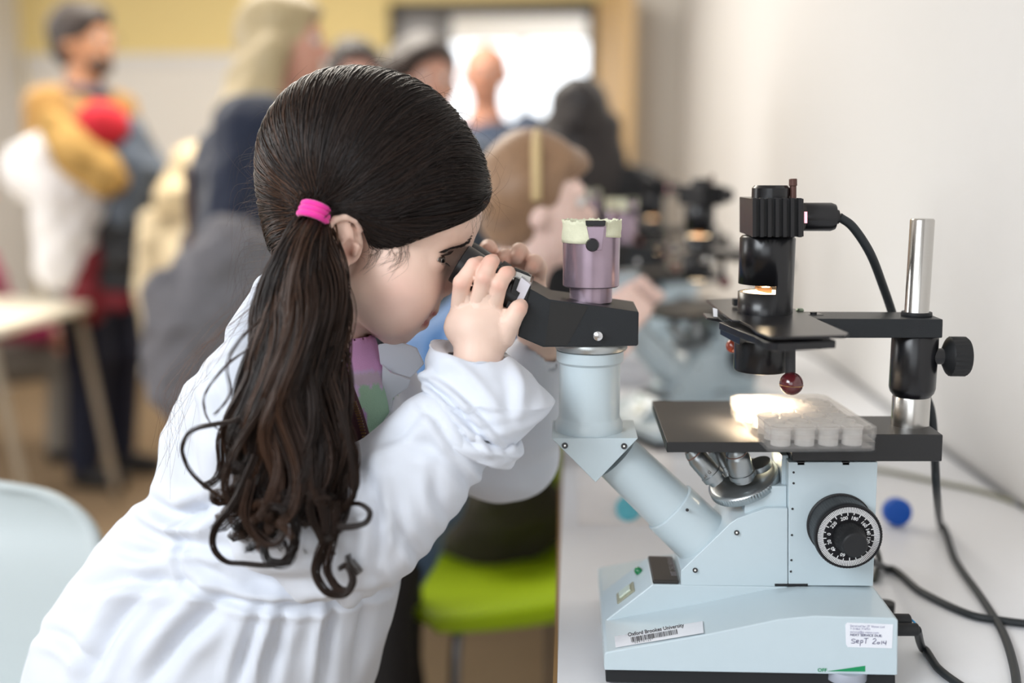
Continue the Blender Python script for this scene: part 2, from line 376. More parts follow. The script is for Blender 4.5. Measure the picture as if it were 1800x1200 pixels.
# ------------------------------------------------------------ the inverted microscope in front
OY = .89; A_, B_ = .86, .922          # body plate front and back
root = thing('inverted_microscope', (P(1320, 1100, .88).x, .88, TZ), 'large pale grey inverted microscope in front, with a taped mauve phototube and clear well plate', 'microscope')
def part(name, vf, mt, parent=None, **k): return obj(name, vf, mt, parent or root, **k)
FB = [(1062, 1178), (1578, 1187), (1579, 1090), (1574, 1086), (1431, 1082), (1371, 1088), (1235, 1116), (1066, 1146), (1062, 1150)]
part('base', slabpx(FB, .80, .985), cream, bevel=.0018, seg=3)
part('base_plinth', slabpx([(1065, 1177), (1574, 1186), (1574, 1208), (1065, 1199)], .806, .98), rubber, bevel=.001, label='black plinth')
for x, y in ((1085, .83), (1550, .83), (1085, .96), (1550, .96)):
    q = P(x, 1190, y); part('foot', cyl((q.x, y, TZ + .0003), (q.x, y, TZ + .012), .008), rubber)
part('control_block', slabpx([(1062, 1150), (1062, 1092), (1147, 1027), (1385, 1031), (1385, 1100)], A_, B_ + .002), cream, bevel=.0012, seg=2)
# body plates
part('body_arm', slabpx([(1197, 1029), (1197, 1003), (1283, 920), (1296, 911), (1347, 893), (1385, 893), (1385, 1031)], A_, B_), cream, bevel=.0008)
part('focus_housing', slabpx([(1386, 812), (1543, 812), (1535, 1030), (1386, 1029)], A_, B_), cream, bevel=.0008)
part('dark_slot', slabpx([(1362, 1026), (1420, 1026), (1420, 1030), (1362, 1030)], A_ - .0006, A_ + .01), rubber, label='thin black slot')
part('nosepiece_arm', slabpx([(1309, 908), (1309, 868), (1341, 854), (1383, 854), (1383, 894), (1347, 894)], A_ + .006, B_ - .01), cream, bevel=.0006)
part('back_rail', slabpx([(1374, 800), (1386, 800), (1386, 893), (1374, 893)], A_ + .012, B_ - .004), cream, bevel=.0004)
for x, y in ((1283 + 12, 936), (1222, 1002), (993, 783), (1097, 784)):
    s_ = part('screw', cyl(P(x, y, A_ - .0002 if x > 1150 else .8585), P(x, y, A_ - .0012 if x > 1150 else .8575), .0022 if x > 1150 else .0026, 20), black)
    part('screw_socket', cyl(P(x, y, A_ - .0013 if x > 1150 else .8574), P(x, y, A_ - .0014 if x > 1150 else .8573), .0009, 6), steel, s_)
for x, y in ((1395, 830), (1395, 849), (1393, 894), (1392, 940), (1391, 984), (1390, 1004)):
    part('pin_hole', cyl(P(x, y, A_ + .0002), P(x, y, A_ - .0003), .0010, 14), rubber)
# prism block, diagonal tube, upright tube
part('prism_block', slabpx([(969, 770), (1122, 770), (1047, 848)], .8585, .925), cream, bevel=.0008)
a = P(1085, 803, OY); b = P(1176, 890, OY); c = P(1262, 972, OY); ax = (c - a).normalized(); L1 = (b - a).length; L2 = (c - a).length
part('diagonal_tube', lathe([(.0215, 0), (.0225, L1 * .5), (.0232, L1)], a, ax, 64), cream)
part('tube_collar', lathe([(.0245, 0), (.0255, .0010), (.0262, L2 - L1)], a + ax * L1, ax, 64), cream)
part('set_screw', cyl(P(1208, 896, .8655), P(1208, 896, .8625), .0014, 14), rubber)
def up(px, py, Y=OY): return P(px, py, Y)
z = lambda py, Y=OY: P(1035, py, Y).z
cx = P(1036, 700, OY).x
# rows seen at the tube's front rim; convert with the rim plane Y = OY - r
def zr(py, r): return P(1036, py, OY - r).z
part('upright_tube', lathe([(.0290, zr(772, .029)), (.0292, zr(756, .029)), (.0268, zr(746, .027)), (.0262, zr(740, .026)), (.0262, zr(647, .026)), (.0285, zr(643, .0285)), (.0288, zr(625, .0288)), (.027, zr(624, .0288))], (cx, OY, 0), (0, 0, 1), 72), cream)
part('knurled_ring', lathe([(.030, zr(623, .03)), (.0308, zr(621, .031)), (.0308, zr(611, .031)), (.030, zr(609, .031))], (cx + .001, OY, 0), (0, 0, 1), 180, knurl=(1, 2), kn_r=.0006), mat('ring_metal', hexc('b9bdbd'), .3, .8), label='silver knurled ring')
# binocular head
HF = .856; HB = .926
part('binocular_head', slabpx([(966, 526), (1123, 548), (1122, 606), (1119, 608), (955, 610), (952, 609), (910, 591), (926, 504)], HF, HB), blackp, bevel=.0010, seg=2)
part('head_cover', slabpx([(968, 529), (1034, 538), (997, 607), (958, 607)], HF - .0004, HF + .01), mat('matte_black', hexc('1b1a19'), .6), label='darker matt band across the head')
b1 = part('lock_screw', lathe([(.0038, 0), (.0040, .002), (.0038, .0055), (.003, .006)], P(1051, 589, HF), (0, -1, 0), 28), mat('bright_metal', hexc('d8d8da'), .2, .9), label='small silver button')
# photo tube
def zq(py, r): return P(1036, py, OY - r).z
px0 = cx + .0002
part('phototube_neck', lathe([(.0180, zq(534, .018)), (.0180, zq(507, .018))], (px0, OY, 0), (0, 0, 1), 48), purple)
part('phototube', lathe([(.0228, zq(508, .023)), (.0238, zq(506, .023)), (.0240, zq(440, .024)), (.0241, zq(397, .024)), (.0225, zq(396, .024)), (.0222, zq(440, .024))], (px0, OY, 0), (0, 0, 1), 64), purple, label='mauve metal phototube')
# masking tape: a wrapped band with torn edges and creases
def tapeband():
    v = []; f = []; n = 120; rows = 7; r_ = random.Random(4)
    for j in range(n):
        a_ = 2 * math.pi * j / n; ca, sa = math.cos(a_), math.sin(a_)
        gap = sa < -.80 and ca > .02 and ca < .50
        low = 429 if ca < .1 else 425 - 10 * max(0, ca - .1)
        if ca > .30 and sa < 0: low = 414 + 6 * (ca)
        top = 389 + r_.uniform(-2.2, 2.0)
        for i in range(rows):
            t = i / (rows - 1); py = top + (low - top) * t
            rr = .0246 + .0005 * math.sin(a_ * 5 + t * 6) * (1 - abs(t - .5)) + .0004 * (t < .1)
            if gap: rr = .0236
            v.append((px0 + rr * ca, OY + rr * sa, zq(py, .0245)))
    for j in range(n):
        k = (j + 1) % n
        for i in range(rows - 1): f.append((j * rows + i, j * rows + i + 1, k * rows + i + 1, k * rows + i))
    return v, f
part('masking_tape', tapeband(), mat('masking_tape', hexc('dcdcc0'), .8, var=.12, vscale=90, bump=.4, bscale=300), solid=.0004, label='cream torn masking tape around the tube top')
q = P(1047, 400, OY - .0245)
part('tube_bracket', slabpx([(1031, 398), (1063, 398), (1058, 440), (1040, 440)], OY - .0262, OY - .0225), purple, bevel=.0005)
part('bracket_cap', slabpx([(1029, 388), (1065, 388), (1064, 397), (1030, 397)], OY - .0275, OY - .019), black, bevel=.0006)
part('clamp_knob', lathe([(.0050, 0), (.0056, .001), (.0056, .0045), (.0046, .0062)], P(1041, 430, OY - .0262), (0, -1, 0), 48, knurl=(1, 2), kn_r=.0004), black)
part('tube_glass', lathe([(.021, 0), (.021, .001)], (px0, OY, zq(408, .02)), (0, 0, 1), 32), mat('dark_lens', hexc('14161a'), .08))
# eyepieces
slide = part('eyepiece_slide', slabpx([(886, 545), (905, 487), (934, 502), (916, 560)], HF - .002, HB + .002), black, bevel=.001)
part('slide_clip', slabpx([(916, 487), (933, 500), (913, 543), (902, 538), (914, 515), (907, 510)], HF - .0035, HF + .012), mat('white_metal', hexc('d5d3dc'), .3, .2), slide, bevel=.0005, label='white metal clip')
part('clip_top', slabpx([(905, 474), (934, 486), (931, 500), (902, 488)], HF + .006, HF + .022), steel, slide, bevel=.0006)
part('clip_lever', slabpx([(904, 470), (928, 480), (934, 486), (905, 476)], HF + .002, HF + .012), black, slide, bevel=.0005)
for Y in (.870, .9115):
    e = P(806, 462, .87); g = P(908, 524, .87); e = Vector((e.x, Y, e.z)); g = Vector((g.x, Y, g.z)); ax = (g - e).normalized(); L = (g - e).length
    ep = part('eyepiece', lathe([(.0125, .004), (.0150, .0025), (.0162, 0), (.0170, .0008), (.0172, .006), (.0166, .021), (.0150, .024), (.0150, L * .80), (.0163, L * .82), (.0163, L)], e, ax, 64), mat('eyepiece_black', hexc('151417'), .34, spec=.6))
    part('eye_lens', lathe([(.0095, 0), (.009, -.0008)], e + ax * .0045, ax, 32), mat('dark_lens', hexc('14161a'), .08), ep)
    part('grip_ring', lathe([(.0169, .0), (.0172, .0006), (.0172, .0075), (.0169, .008)], e + ax * .031, ax, 120, knurl=(1, 2), kn_r=.0004), black, ep)
# stage
ZS = P(1400, 763.5, A_).z
stg = part('stage', slabpx([(1172, 777), (1540, 777), (1540, 795), (1172, 795)], .830, .985), brushed, bevel=.0008)
part('stage_arm', slabpx([(1392, 763), (1658, 764), (1656, 811), (1392, 811)], A_, .9275), brushed, bevel=.0010)
for x in (1408, 1487): part('stage_bolt', slabpx([(x - 7, 811), (x + 7, 811), (x + 7, 818), (x - 7, 818)], A_ + .0, A_ + .012), black, bevel=.0005)
part('stage_ring', lathe([(.0205, 0), (.0205, .0006), (.0150, .0006), (.0150, 0)], (P(1335, 740, .905).x, .905, ZS + .0001), (0, 0, 1), 48), steel)
# nosepiece with objectives
nax = Vector((-.40, -.20, .89)).normalized(); nc = P(1306, 842, OY)
disc_m = mat('nosepiece_metal', hexc('b8bcbd'), .28, .9)
part('nosepiece', lathe([(.0300, -.007), (.0312, -.006), (.0315, 0), (.030, .0012), (.028, .002), (.010, .002)], nc, nax, 150, knurl=(1, 2), kn_r=.0007), disc_m, label='silver knurled revolving nosepiece')
om = mat('objective_metal', hexc('a4a9ab'), .34, .95)
def objective(org, ax, L, r):
    o = part('objective', lathe([(r * .8, 0), (r * .8, L * .12), (r * 1.06, L * .13), (r * 1.06, L * .26), (r * .97, L * .27), (r * .97, L * .72), (r * .86, L * .80), (r * .80, L * .83), (r * .8, L * .9), (r * .6, L)], org, ax, 48), om)
    part('colour_band', lathe([(r * .83, L * .835), (r * .83, L * .865)], org, ax, 48), mat('band', hexc('7c5a50'), .4), o)
    part('front_lens', lathe([(r * .42, L), (r * .42, L * 1.01)], org, ax, 24), mat('dark_lens', hexc('14161a'), .08), o)
    return o
oax = (P(1211, 786, .882) - P(1260, 842, .882)).normalized()
ob1 = objective(P(1262, 846, .879), oax, .037, .0092)
ob2 = objective(P(1308, 843, .876), (P(1296, 792, .87) - P(1312, 846, .876)).normalized(), .031, .0108)
objective(P(1281, 836, .905), Vector((-.45, .3, .85)).normalized(), .030, .0085)
part('objective_seat', lathe([(.0095, 0), (.0100, .001), (.0100, .0055), (.0085, .006)], P(1338, 822, .888), nax, 40), om)
part('lettering', join(*[text_mesh(t, .0040, P(x, y, .8650) , (P(1290, 792, .87) - P(1303, 846, .87)).cross(Vector((0, -1, 0))) * -1, (P(1296, 840, .87) - P(1289, 792, .87)) , .0003, 'CENTER') for t, x, y in (('LW', 1306, 829), ('20', 1302, 817), ('0.40', 1299, 806))]), mat('engraving', hexc('55473a'), .6), ob2, smooth=0)
part('lettering', text_mesh('D  M', .0040, P(1241, 832, .8695), (-.66, 0, -.75), (.75, 0, -.6), .0003, 'CENTER'), mat('engraving', hexc('55473a'), .6), ob1, smooth=0)
# post, clamp sleeve, arm
pxc = P(1602, 700, .895).x; PY = .895
def zp(py, r): return P(1602, py, PY - r).z
part('post', lathe([(.0098, ZS), (.0098, zp(388, .01)), (.0088, zp(385, .01))], (pxc, PY, 0), (0, 0, 1), 48), steel)
part('post_foot', lathe([(.0155, ZS + .0002), (.0155, zp(705, .0155)), (.0145, zp(700, .0155))], (pxc, PY, 0), (0, 0, 1), 48), steel)
part('clamp_sleeve', lathe([(.0150, zp(702, .015)), (.0178, zp(696, .018)), (.0189, zp(688, .019)), (.0189, zp(595, .019)), (.0180, zp(592, .019))], (pxc, PY, 0), (0, 0, 1), 56), black)
part('post_collar', lathe([(.0122, zp(558, .012)), (.0126, zp(556, .012)), (.0122, zp(551, .012))], (pxc, PY, 0), (0, 0, 1), 48), rubber)
part('upper_arm', slabpx([(1412, 560), (1658, 561), (1657, 594), (1478, 594), (1412, 588)], .8735, .919), blackp, bevel=.0010)
part('arm_screw', cyl(P(1430, 556, .90), P(1430, 548, .90), .0028, 16), black)
part('arm_screw', lathe([(.0034, 0), (.0036, .001), (.0025, .0026)], P(1406, 547, .915), (0, 0, 1), 12), mat('greenish_brass', hexc('8b9a86'), .35, .6))
kb = part('clamp_knob', lathe([(.0045, 0), (.0075, .001), (.0150, .005), (.0168, .0065), (.0168, .019), (.0150, .021), (.0085, .0215)], P(1655, 626, .888), (1, 0, 0), 48, knurl=(3, 4), kn_r=.0010), rubber, label='big black ribbed clamp knob')
part('knob_shaft', cyl(P(1634, 626, .888), P(1658, 626, .888), .0068, 24), black, kb)
# lamp tower
lx = P(1347, 480, .9).x; LY = .900
def zl(py, r): return P(1347, py, LY - r).z
n = 64; R_ = .0225
def halfslot():
    v, f = lathe([(R_ - .0008, zl(557, R_)), (R_, zl(556, R_)), (R_, zl(518, R_)), (R_, zl(503, R_)), (R_, zl(422, R_)), (R_ - .0015, zl(418, R_))], (lx, LY, 0), (0, 0, 1), n)
    g = []
    for q in f:
        if len(q) == 4:
            c = np.mean([np.array(v[i]) for i in q], axis=0)
            if zl(518, R_) < c[2] < zl(503, R_) and c[0] < lx + .0050 : continue
        g.append(q)
    top = zl(518, R_); bot = zl(503, R_)
    return v, g
tw = part('lamp_tube', halfslot(), black, solid=.0012)
part('slot_floor', lathe([(R_ - .001, 0), (R_ - .001, .0006), (.0195, .0007), (.0190, .0003)], (lx, LY, zl(518.5, R_) - .0005), (0, 0, 1), 48), mat('slot_brass', hexc('e8c79a'), .4, .4), tw)
part('slot_lens', lathe([(.0188, 0), (.0188, .0008)], (lx, LY, zl(518.5, R_) - .0008), (0, 0, 1), 48), mat('lit_lens', (1, .8, .55), .3, emit=(1, .74, .45), es=5), tw, label='glowing lens in the slot')
part('filter_holder', slabpx([(1332, 505), (1357, 505), (1357, 517), (1332, 511)], LY - .008, LY + .006), mat('copper', hexc('b98a5e'), .35, .5), tw, bevel=.0003)
hs = part('lamp_housing', slabpx([(1321, 349), (1413, 349), (1413, 416), (1321, 416)], .873, .935), black, bevel=.0006)
for i in range(7):
    x = 1323 + i * 13.4; part('cooling_fin', slabpx([(x, 348), (x + 6.4, 348), (x + 6.4, 417), (x, 417)], .8665, .8735), black, hs, bevel=.0003)
for y in (354, 408): 
    p_ = P(1321, y, .885); part('screw', cyl((p_.x + .0002, .893, p_.z), (p_.x - .0004, .893, p_.z), .0011, 12), steel, hs)
part('lamp_cap', lathe([(.0155, zl(352, .0155)), (.0155, zl(331, .0155)), (.0135, zl(326, .0155)), (.0005, zl(326, .0155))], (lx + .001, LY, 0), (0, 0, 1), 48), black)
lv = part('centring_lever', cyl(P(1394, 350, .895), P(1394, 326, .895), .0028, 16), mat('brown_metal', hexc('5a3f38'), .4, .4))
part('lever_tip', cyl(P(1394, 327, .895), P(1394, 314, .895), .0034, 16, ch=.0005), mat('brown_metal', hexc('5a3f38'), .4, .4), lv)
cn = part('lamp_connector', lathe([(.0116, 0), (.0118, .001), (.0118, .022), (.0105, .0255), (.0062, .0262), (.0058, .0285), (.004, .029)], P(1413, 381, .895), (1, 0, 0), 48), black)
part('indicator', slabpx([(1414, 372), (1419, 372), (1419, 392), (1414, 392)], .882, .8825), mat('pink_light', (1, .4, .5), .4, emit=(1, .45, .5), es=1.5), cn, label='tiny pink light strip')
# condenser carrier
ZC = P(1347, 556, LY - R_).z
part('condenser_plate', platepx([(1241, 525), (1330, 523), (1378, 536), (1405, 545), (1442, 563), (1492, 585), (1486, 589), (1356, 592), (1330, 583), (1318, 572), (1300, 563), (1287, 562), (1268, 549)], ZC, .0022), mat('plate_black', hexc('1c1b1d'), .28, var=.25, vscale=40), bevel=.0006)
part('plate_bracket', slabpx([(1409, 553), (1448, 553), (1450, 566), (1411, 566)], .895, .91), black, bevel=.0005)
part('filter_tray', platepx([(1264, 566), (1301, 560), (1400, 575), (1470, 598), (1368, 604), (1345, 600), (1325, 590), (1300, 581)], ZC - .0045, .006), black, bevel=.0008)
part('side_block', platepx([(1266, 570), (1300, 566), (1322, 577), (1301, 588)], ZC - .012, .009), black, bevel=.0008)
lb = P(1318, 590, .85); part('paper_label', slabpx([(1314, 577), (1329, 582), (1328, 596), (1313, 591)], .8462, .8466), mat('label_white', hexc('e8e6e8'), .6), label='small white label on the filter tray')
part('paper_label', slabpx([(1253, 541), (1261, 543), (1261, 557), (1254, 556)], .905, .9055), mat('label_white', hexc('e8e6e8'), .6))
part('tray_lever', slabpx([(1243, 558), (1262, 560), (1272, 565), (1262, 566), (1243, 562)], .90, .93), black, bevel=.0003)
part('tray_end', slabpx([(1290, 526), (1302, 526), (1302, 538), (1290, 538)], .935, .945), rubber, bevel=.0005)
for x in (1379, 1440): part('tray_screw', cyl(P(x, 606, .842), P(x - 6, 600, .858), .0034, 16), mat('screw_bronze', hexc('6e675c'), .3, .8))
cd = part('condenser', lathe([(R_, zl(604, R_)), (.0230, zl(610, R_)), (.0230, zl(655, R_)), (.0218, zl(659, R_)), (.0165, zl(659.5, R_)), (.0160, zl(655, R_))], (lx - .0018, LY, 0), (0, 0, 1), 64), black)
part('condenser_lens', lathe([(.0150, 0), (.0148, -.0012), (.010, -.0028), (.0005, -.0034)], (lx - .0018, LY, zl(658, R_)), (0, 0, 1), 40), mat('lit_lens', (1, .8, .55), .3, emit=(1, .74, .45), es=5), cd, label='lit condenser lens')
br = mat('bakelite', hexc('571d22'), .16, spec=.8, coat=.6, var=.2, vscale=40)
kn = part('iris_lever', cyl(P(1389, 600, .852), P(1389, 658, .852), .0042, 24), mat('lever_grey', hexc('38383a'), .4, .3))
part('lever_ball', sphere(P(1391, 674, .848), .0095, 40), br, kn, label='glossy dark red ball')
bl = P(1391, 676, .848); part('gold_ring', lathe([(.00955, -.00025), (.0097, 0), (.00955, .00025)], bl, (0.03, .0, 1), 48), mat('gold', hexc('c79a62'), .3, .8), kn)
part('rear_ball', sphere(P(1288, 608, .93), .0062, 24), mat('bakelite_red', hexc('8a3a28'), .2, coat=.5))
# coarse and fine focus
fk = P(1475, 921, A_); fx = fk.x; fz = fk.z
kf = part('coarse_knob', lathe([(.0250, .0002), (.0272, .001), (.0272, .0025), (.0262, .003), (.0262, .024), (.0275, .0250), (.0275, .0295), (.0268, .0305)], (fx, A_, fz), (0, -1, 0), 144, knurl=(3, 4, 5, 6), kn_r=.0004), mat('knob_black', hexc('1b1b1d'), .42, spec=.5))
yd = A_ - .0306
def ring(r0, r1, n, y): 
    v = []; f = []
    for j in range(n):
        a_ = 2 * math.pi * j / n; v += [(fx + r0 * math.cos(a_), y, fz + r0 * math.sin(a_)), (fx + r1 * math.cos(a_), y, fz + r1 * math.sin(a_))]
    for j in range(n): k = (j + 1) % n; f.append((2 * j, 2 * j + 1, 2 * k + 1, 2 * k))
    return v, f
def ticks():
    v = []; f = []
    for j in range(120):
        a_ = 2 * math.pi * (j + .5) / 120 + .06; r1 = .0248; r0 = .0203 if j % 5 else (.0186 if j % 10 else .0178); w_ = .00032
        c, s_ = math.cos(a_), math.sin(a_); b0 = len(v)
        for r, sg in ((r0, -1), (r0, 1), (r1, 1), (r1, -1)): v.append((fx + r * c - sg * w_ * s_, yd - .0002, fz + r * s_ + sg * w_ * c))
        f.append((b0, b0 + 1, b0 + 2, b0 + 3))
    return v, f
wp = mat('white_print', hexc('e6e6e6'), .6)
part('dial_face', lathe([(.0266, 0), (.0262, .0003), (.001, .0003)], (fx, yd + .0004, fz), (0, -1, 0), 72), mat('dial_black', hexc('1b1820'), .5), kf)
part('dial_scale', ticks(), wp, kf, smooth=0, label='white scale ticks')
nums = []
for s_, deg in (('0', 173), ('20', 197), ('40', 222), ('60', 255), ('120', 352), ('140', 17), ('160', 43), ('180', 76), ('200', 106), ('220', 142)):
    a_ = math.radians(deg); o_ = Vector((fx + .0146 * math.cos(a_), yd - .0002, fz + .0146 * math.sin(a_))); rt = Vector((math.sin(a_), 0, -math.cos(a_))); upv = Vector((math.cos(a_), 0, math.sin(a_)))
    nums.append(text_mesh(s_, .0040, o_, rt, upv, .0001, 'CENTER', bold=.015))
part('dial_numbers', join(*nums), wp, kf, smooth=0, label='white dial numbers')
part('fine_knob', lathe([(.0125, 0), (.0130, .0008), (.0122, .008), (.0105, .011), (.0100, .0118), (.0100, .0195), (.0090, .0205)], (fx, yd - .0003, fz), (0, -1, 0), 84, knurl=(1, 2, 3), kn_r=.0005), rubber, kf)
kb2 = part('rear_knob', lathe([(.0262, 0), (.0272, .001), (.0272, .026), (.0262, .028)], (fx, B_, fz), (0, 1, 0), 72), mat('knob_black', hexc('1b1b1d'), .42))
# base details: switch, pilot lamp, nameplate, stickers, dimmer dial
sA = P(1062, 1092, A_); sB = P(1147, 1027, A_); sl = (sB - sA).normalized(); sn = Vector((-sl.z, 0, sl.x)); Ls = (sB - sA).length
def onslope(t, y, h=0): return sA + sl * (Ls * t) + Vector((0, y - A_, 0)) + sn * h
def slopebox(t0, t1, y0, y1, h0, h1):
    v = [onslope(t, y, h) for t in (t0, t1) for y in (y0, y1) for h in (h0, h1)]
    return v, [(0, 1, 3, 2), (4, 6, 7, 5), (0, 4, 5, 1), (2, 3, 7, 6), (0, 2, 6, 4), (1, 5, 7, 3)]
sw = part('switch_frame', slopebox(.30, .66, .873, .893, 0, .0012), mat('switch_beige', hexc('9a9a84'), .3), bevel=.0003)
part('rocker', slopebox(.37, .60, .877, .889, .001, .0030), mat('rocker_clear', hexc('c9d4c4'), .15, coat=.5), sw, bevel=.0006, label='clear rocker switch')
gl = onslope(.80, .905, 0); part('pilot_lamp', lathe([(.0036, 0), (.0036, .0025), (.0026, .0045), (.0008, .0054)], gl, sn, 24), mat('green_lens', hexc('0d7a48'), .12, coat=.8), label='green pilot lamp')
zt = sB.z
npl = part('nameplate', [(lambda a: (a[0], a[1]))(box(sB.x + .0003, P(1194, 1027, A_).x, A_ + .0012, .9195, zt, zt + .0035))][0], mat('nameplate', hexc('2b2724'), .35), bevel=.0012, label='dark brown nameplate with silver lettering')
part('nameplate_text', text_mesh('INVERTEC 200', .0072, (P(1182, 1027, A_).x, .9165, zt + .0037), (0, -1, 0), (1, 0, 0), .0001, 'LEFT'), mat('silver_print', hexc('8d8a90'), .4, .4), npl, smooth=0)
# the lower front face is vertical at Y=.80
yf = .7996
paper = mat('sticker_paper', hexc('e2e4ea'), .45, var=.03, vscale=400)
# asset label lies on the sloping shelf edge, drawn on the front face top band
def shelf(px, py): return P(px, py, yf)
sh0 = P(1066, 1146, .80); sh1 = P(1371, 1088, .80); shd = (sh1 - sh0).normalized(); shn = shd.cross(Vector((0, 1, 0))); shn = -shn if shn.z < 0 else shn
def onshelf(px, py, h=.0003):
    d = RM @ Vector(((px - 900) / F, (600 - py) / F, -1)); o = Vector((0, 0, CAMH)); t = (sh0 + shn * h - o).dot(shn) / d.dot(shn); return o + d * t
def shelfpoly(pts, h0, h1):
    n = len(pts); v = [onshelf(x, y, h1) for x, y in pts] + [onshelf(x, y, h0) for x, y in pts]
    return v, [list(range(n)), list(range(2 * n - 1, n - 1, -1))] + [[i, i + n, (i + 1) % n + n, (i + 1) % n] for i in range(n)]
st = part('asset_sticker', shelfpoly([(1080, 1118), (1235, 1091), (1237, 1112), (1082, 1138)], .0001, .0004), paper, label='white barcode sticker reading Oxford Brookes University', recalc=True)
ink = mat('ink_black', hexc('24222c'), .6); th_ = math.atan2(-27, 155)
def shelftext(s_, size, x0, y0, bold=0.):
    v, f = text_mesh(s_, size, (0, 0, 0), (1, 0, 0), (0, 0, 1), 0, 'LEFT', bold=bold)
    return [onshelf(x0 + q[0] * math.cos(th_) + q[2] * math.sin(th_) , y0 + q[0] * math.sin(th_) - q[2] * math.cos(th_), .0006) for q in v], f
part('sticker_text', shelftext('Oxford Brookes University', 9.0, 1104, 1118, .02), ink, st, smooth=0)
part('sticker_text', shelftext('* 0 0 4 7 0 1 2 5 *', 5.0, 1112, 1131), ink, st, smooth=0)
def bars():
    v = []; f = []; r_ = random.Random(3); x = 0
    while x < 82:
        w_ = r_.choice((.8, 1.1, 1.9)); b0 = len(v)
        for dx, dy in ((x, 0), (x + w_, 0), (x + w_, -8.5), (x, -8.5)): v.append(onshelf(1110 + dx * math.cos(th_) - dy * math.sin(th_), 1128 + dx * math.sin(th_) + dy * math.cos(th_), .0006))
        f.append((b0, b0 + 1, b0 + 2, b0 + 3)); x += w_ + r_.choice((.7, 1.0, 1.3))
    return v, f
part('barcode', bars(), ink, st, smooth=0, label='black barcode')
s2 = part('service_sticker', slabpx([(1489, 1094), (1570, 1097), (1568, 1139), (1490, 1137), (1487, 1132), (1486, 1098)], yf, yf + .0003), paper, label='white service sticker with handwritten date')
inkb = mat('ink_violet', hexc('77759a'), .6)
rt2 = (P(1570, 1097, yf) - P(1489, 1094, yf)).normalized(); up2 = Vector((-rt2.z, 0, rt2.x))
part('sticker_text', join(text_mesh('Serviced by: JT Vision Ltd', .0026, P(1494, 1101, yf), rt2, up2), text_mesh('T 01865 714701', .0024, P(1494, 1106, yf), rt2, up2), text_mesh('service@jt-vision.com', .0025, P(1494, 1111.5, yf), rt2, up2)), inkb, s2, smooth=0)
part('sticker_text', text_mesh('NEXT SERVICE DUE:', .0028, P(1494, 1117, yf), rt2, up2, bold=.02), mat('ink_navy', hexc('3c3c66'), .6), s2, smooth=0)
def pen(strokes, o_, sc, w_=.00022):
    ps = []
    for s_ in strokes:
        pts = [o_ + rt2 * (x * sc) + up2 * (y * sc) for x, y in s_]; pts = [(q.x, yf - .0003, q.z) for q in pts]; ps.append(tube(pts, w_, 5, 4 * len(pts)))
    return join(*ps)
S_ = [[(1.0, 1.0), (.5, 1.15), (.05, .9), (.3, .65), (.9, .45), (.8, .1), (.0, .05)], [(1.3, .5), (1.8, .6), (1.7, .9), (1.3, .8), (1.25, .3), (1.9, .1)], [(2.3, .9), (2.25, .2), (2.2, -.6)], [(2.3, .8), (2.7, .9), (2.8, .4), (2.3, .2)], [(3.1, 1.4), (4.1, 1.5)], [(3.6, 1.45), (3.5, .1)],
      [(5.2, 1.2), (5.7, 1.5), (6.0, 1.1), (5.5, .5), (5.2, .1), (6.0, .1)], [(6.4, .5), (6.9, .5), (6.7, .1), (6.3, .2), (6.4, .5)], [(7.4, .9), (7.4, .05)], [(7.9, .9), (7.8, .4), (8.5, .4)], [(8.5, 1.0), (8.4, -.1)]]
part('handwriting', pen(S_, P(1496, 1130, yf), .0032), mat('ink_pen', hexc('44406c'), .6), s2)
green = mat('green_print', hexc('0c8a55'), .5)
part('dimmer_mark', slabpx([(1455, 1179.5), (1521, 1170), (1521, 1180)], yf + .0001, yf + .0004), green, label='green wedge mark')
part('dimmer_text', text_mesh('OFF', .0042, P(1437, 1180, yf), (1, 0, 0), (0, 0, 1), .0001, bold=.02), green, label='green word OFF', smooth=0)
dd = P(1486, 1190, .812); part('dimmer_dial', lathe([(.0160, -.0085), (.0165, -.008), (.0165, -.0008), (.0160, 0)], (dd.x, .812, P(1486, 1187, .797).z), (0, 0, 1), 96, knurl=(1, 2), kn_r=.0006), mat('dial_grey', hexc('a9adb8'), .4, .3), label='grey knurled dimmer dial')
pl = part('cable_plug', cyl(P(1530, 1090, .83), P(1600, 1091, .83), .0058, 20, ch=.001), rubber)
part('cable_plug', cyl(P(1530, 1106, .82), P(1614, 1106, .82), .0052, 20, ch=.001), rubber)
part('blue_wire', tube([P(1600, 1087, .83), P(1608, 1094, .827), P(1612, 1103, .822)], .0008), mat('blue_wire', hexc('3c93c4'), .4), pl, label='short blue wire')
# ============================================================ the dark haired girl
YC = .89
girl = thing('person', (P(300, 1100, YC).x, YC, 0), 'dark haired girl with pink hair tie and white lab coat leaning to the front microscope', 'person')
def g(px, py, dy=0): return P(px, py, YC + dy)
def mir(v): return Vector((v.x, 2 * YC - v.y, v.z))
def k_(px): return m(px, YC)
B = SDF()
# skull, face
B.ell(g(625, 295), (k_(148), .064, k_(150)), .01)
B.ell(g(690, 310), (k_(135), .064, k_(148)), .015)
B.ell(g(760, 372), (k_(87), .057, k_(88)), .012)
B.ell(g(706, 462), (k_(86), .056, k_(100)), .018)
for s in (-1, 1):
    B.ell(g(703, 505, .031 * s), (k_(60), .029, k_(64)), .018)
    B.cone(g(632, 515, .043 * s), g(692, 572, .012 * s), k_(27), k_(26), .022)
    B.ell(g(690, 545, .026 * s), (k_(42), .024, k_(40)), .016)
    B.cone(g(776, 437, .034 * s), g(812, 428, .010 * s), k_(11), k_(13), .010)
B.ell(g(697, 573), (k_(29), .019, k_(30)), .012)
B.ell(g(724, 540), (k_(34), .022, k_(36)), .012)
B.cone(g(764, 517), g(755, 538), k_(9), k_(13), .008)
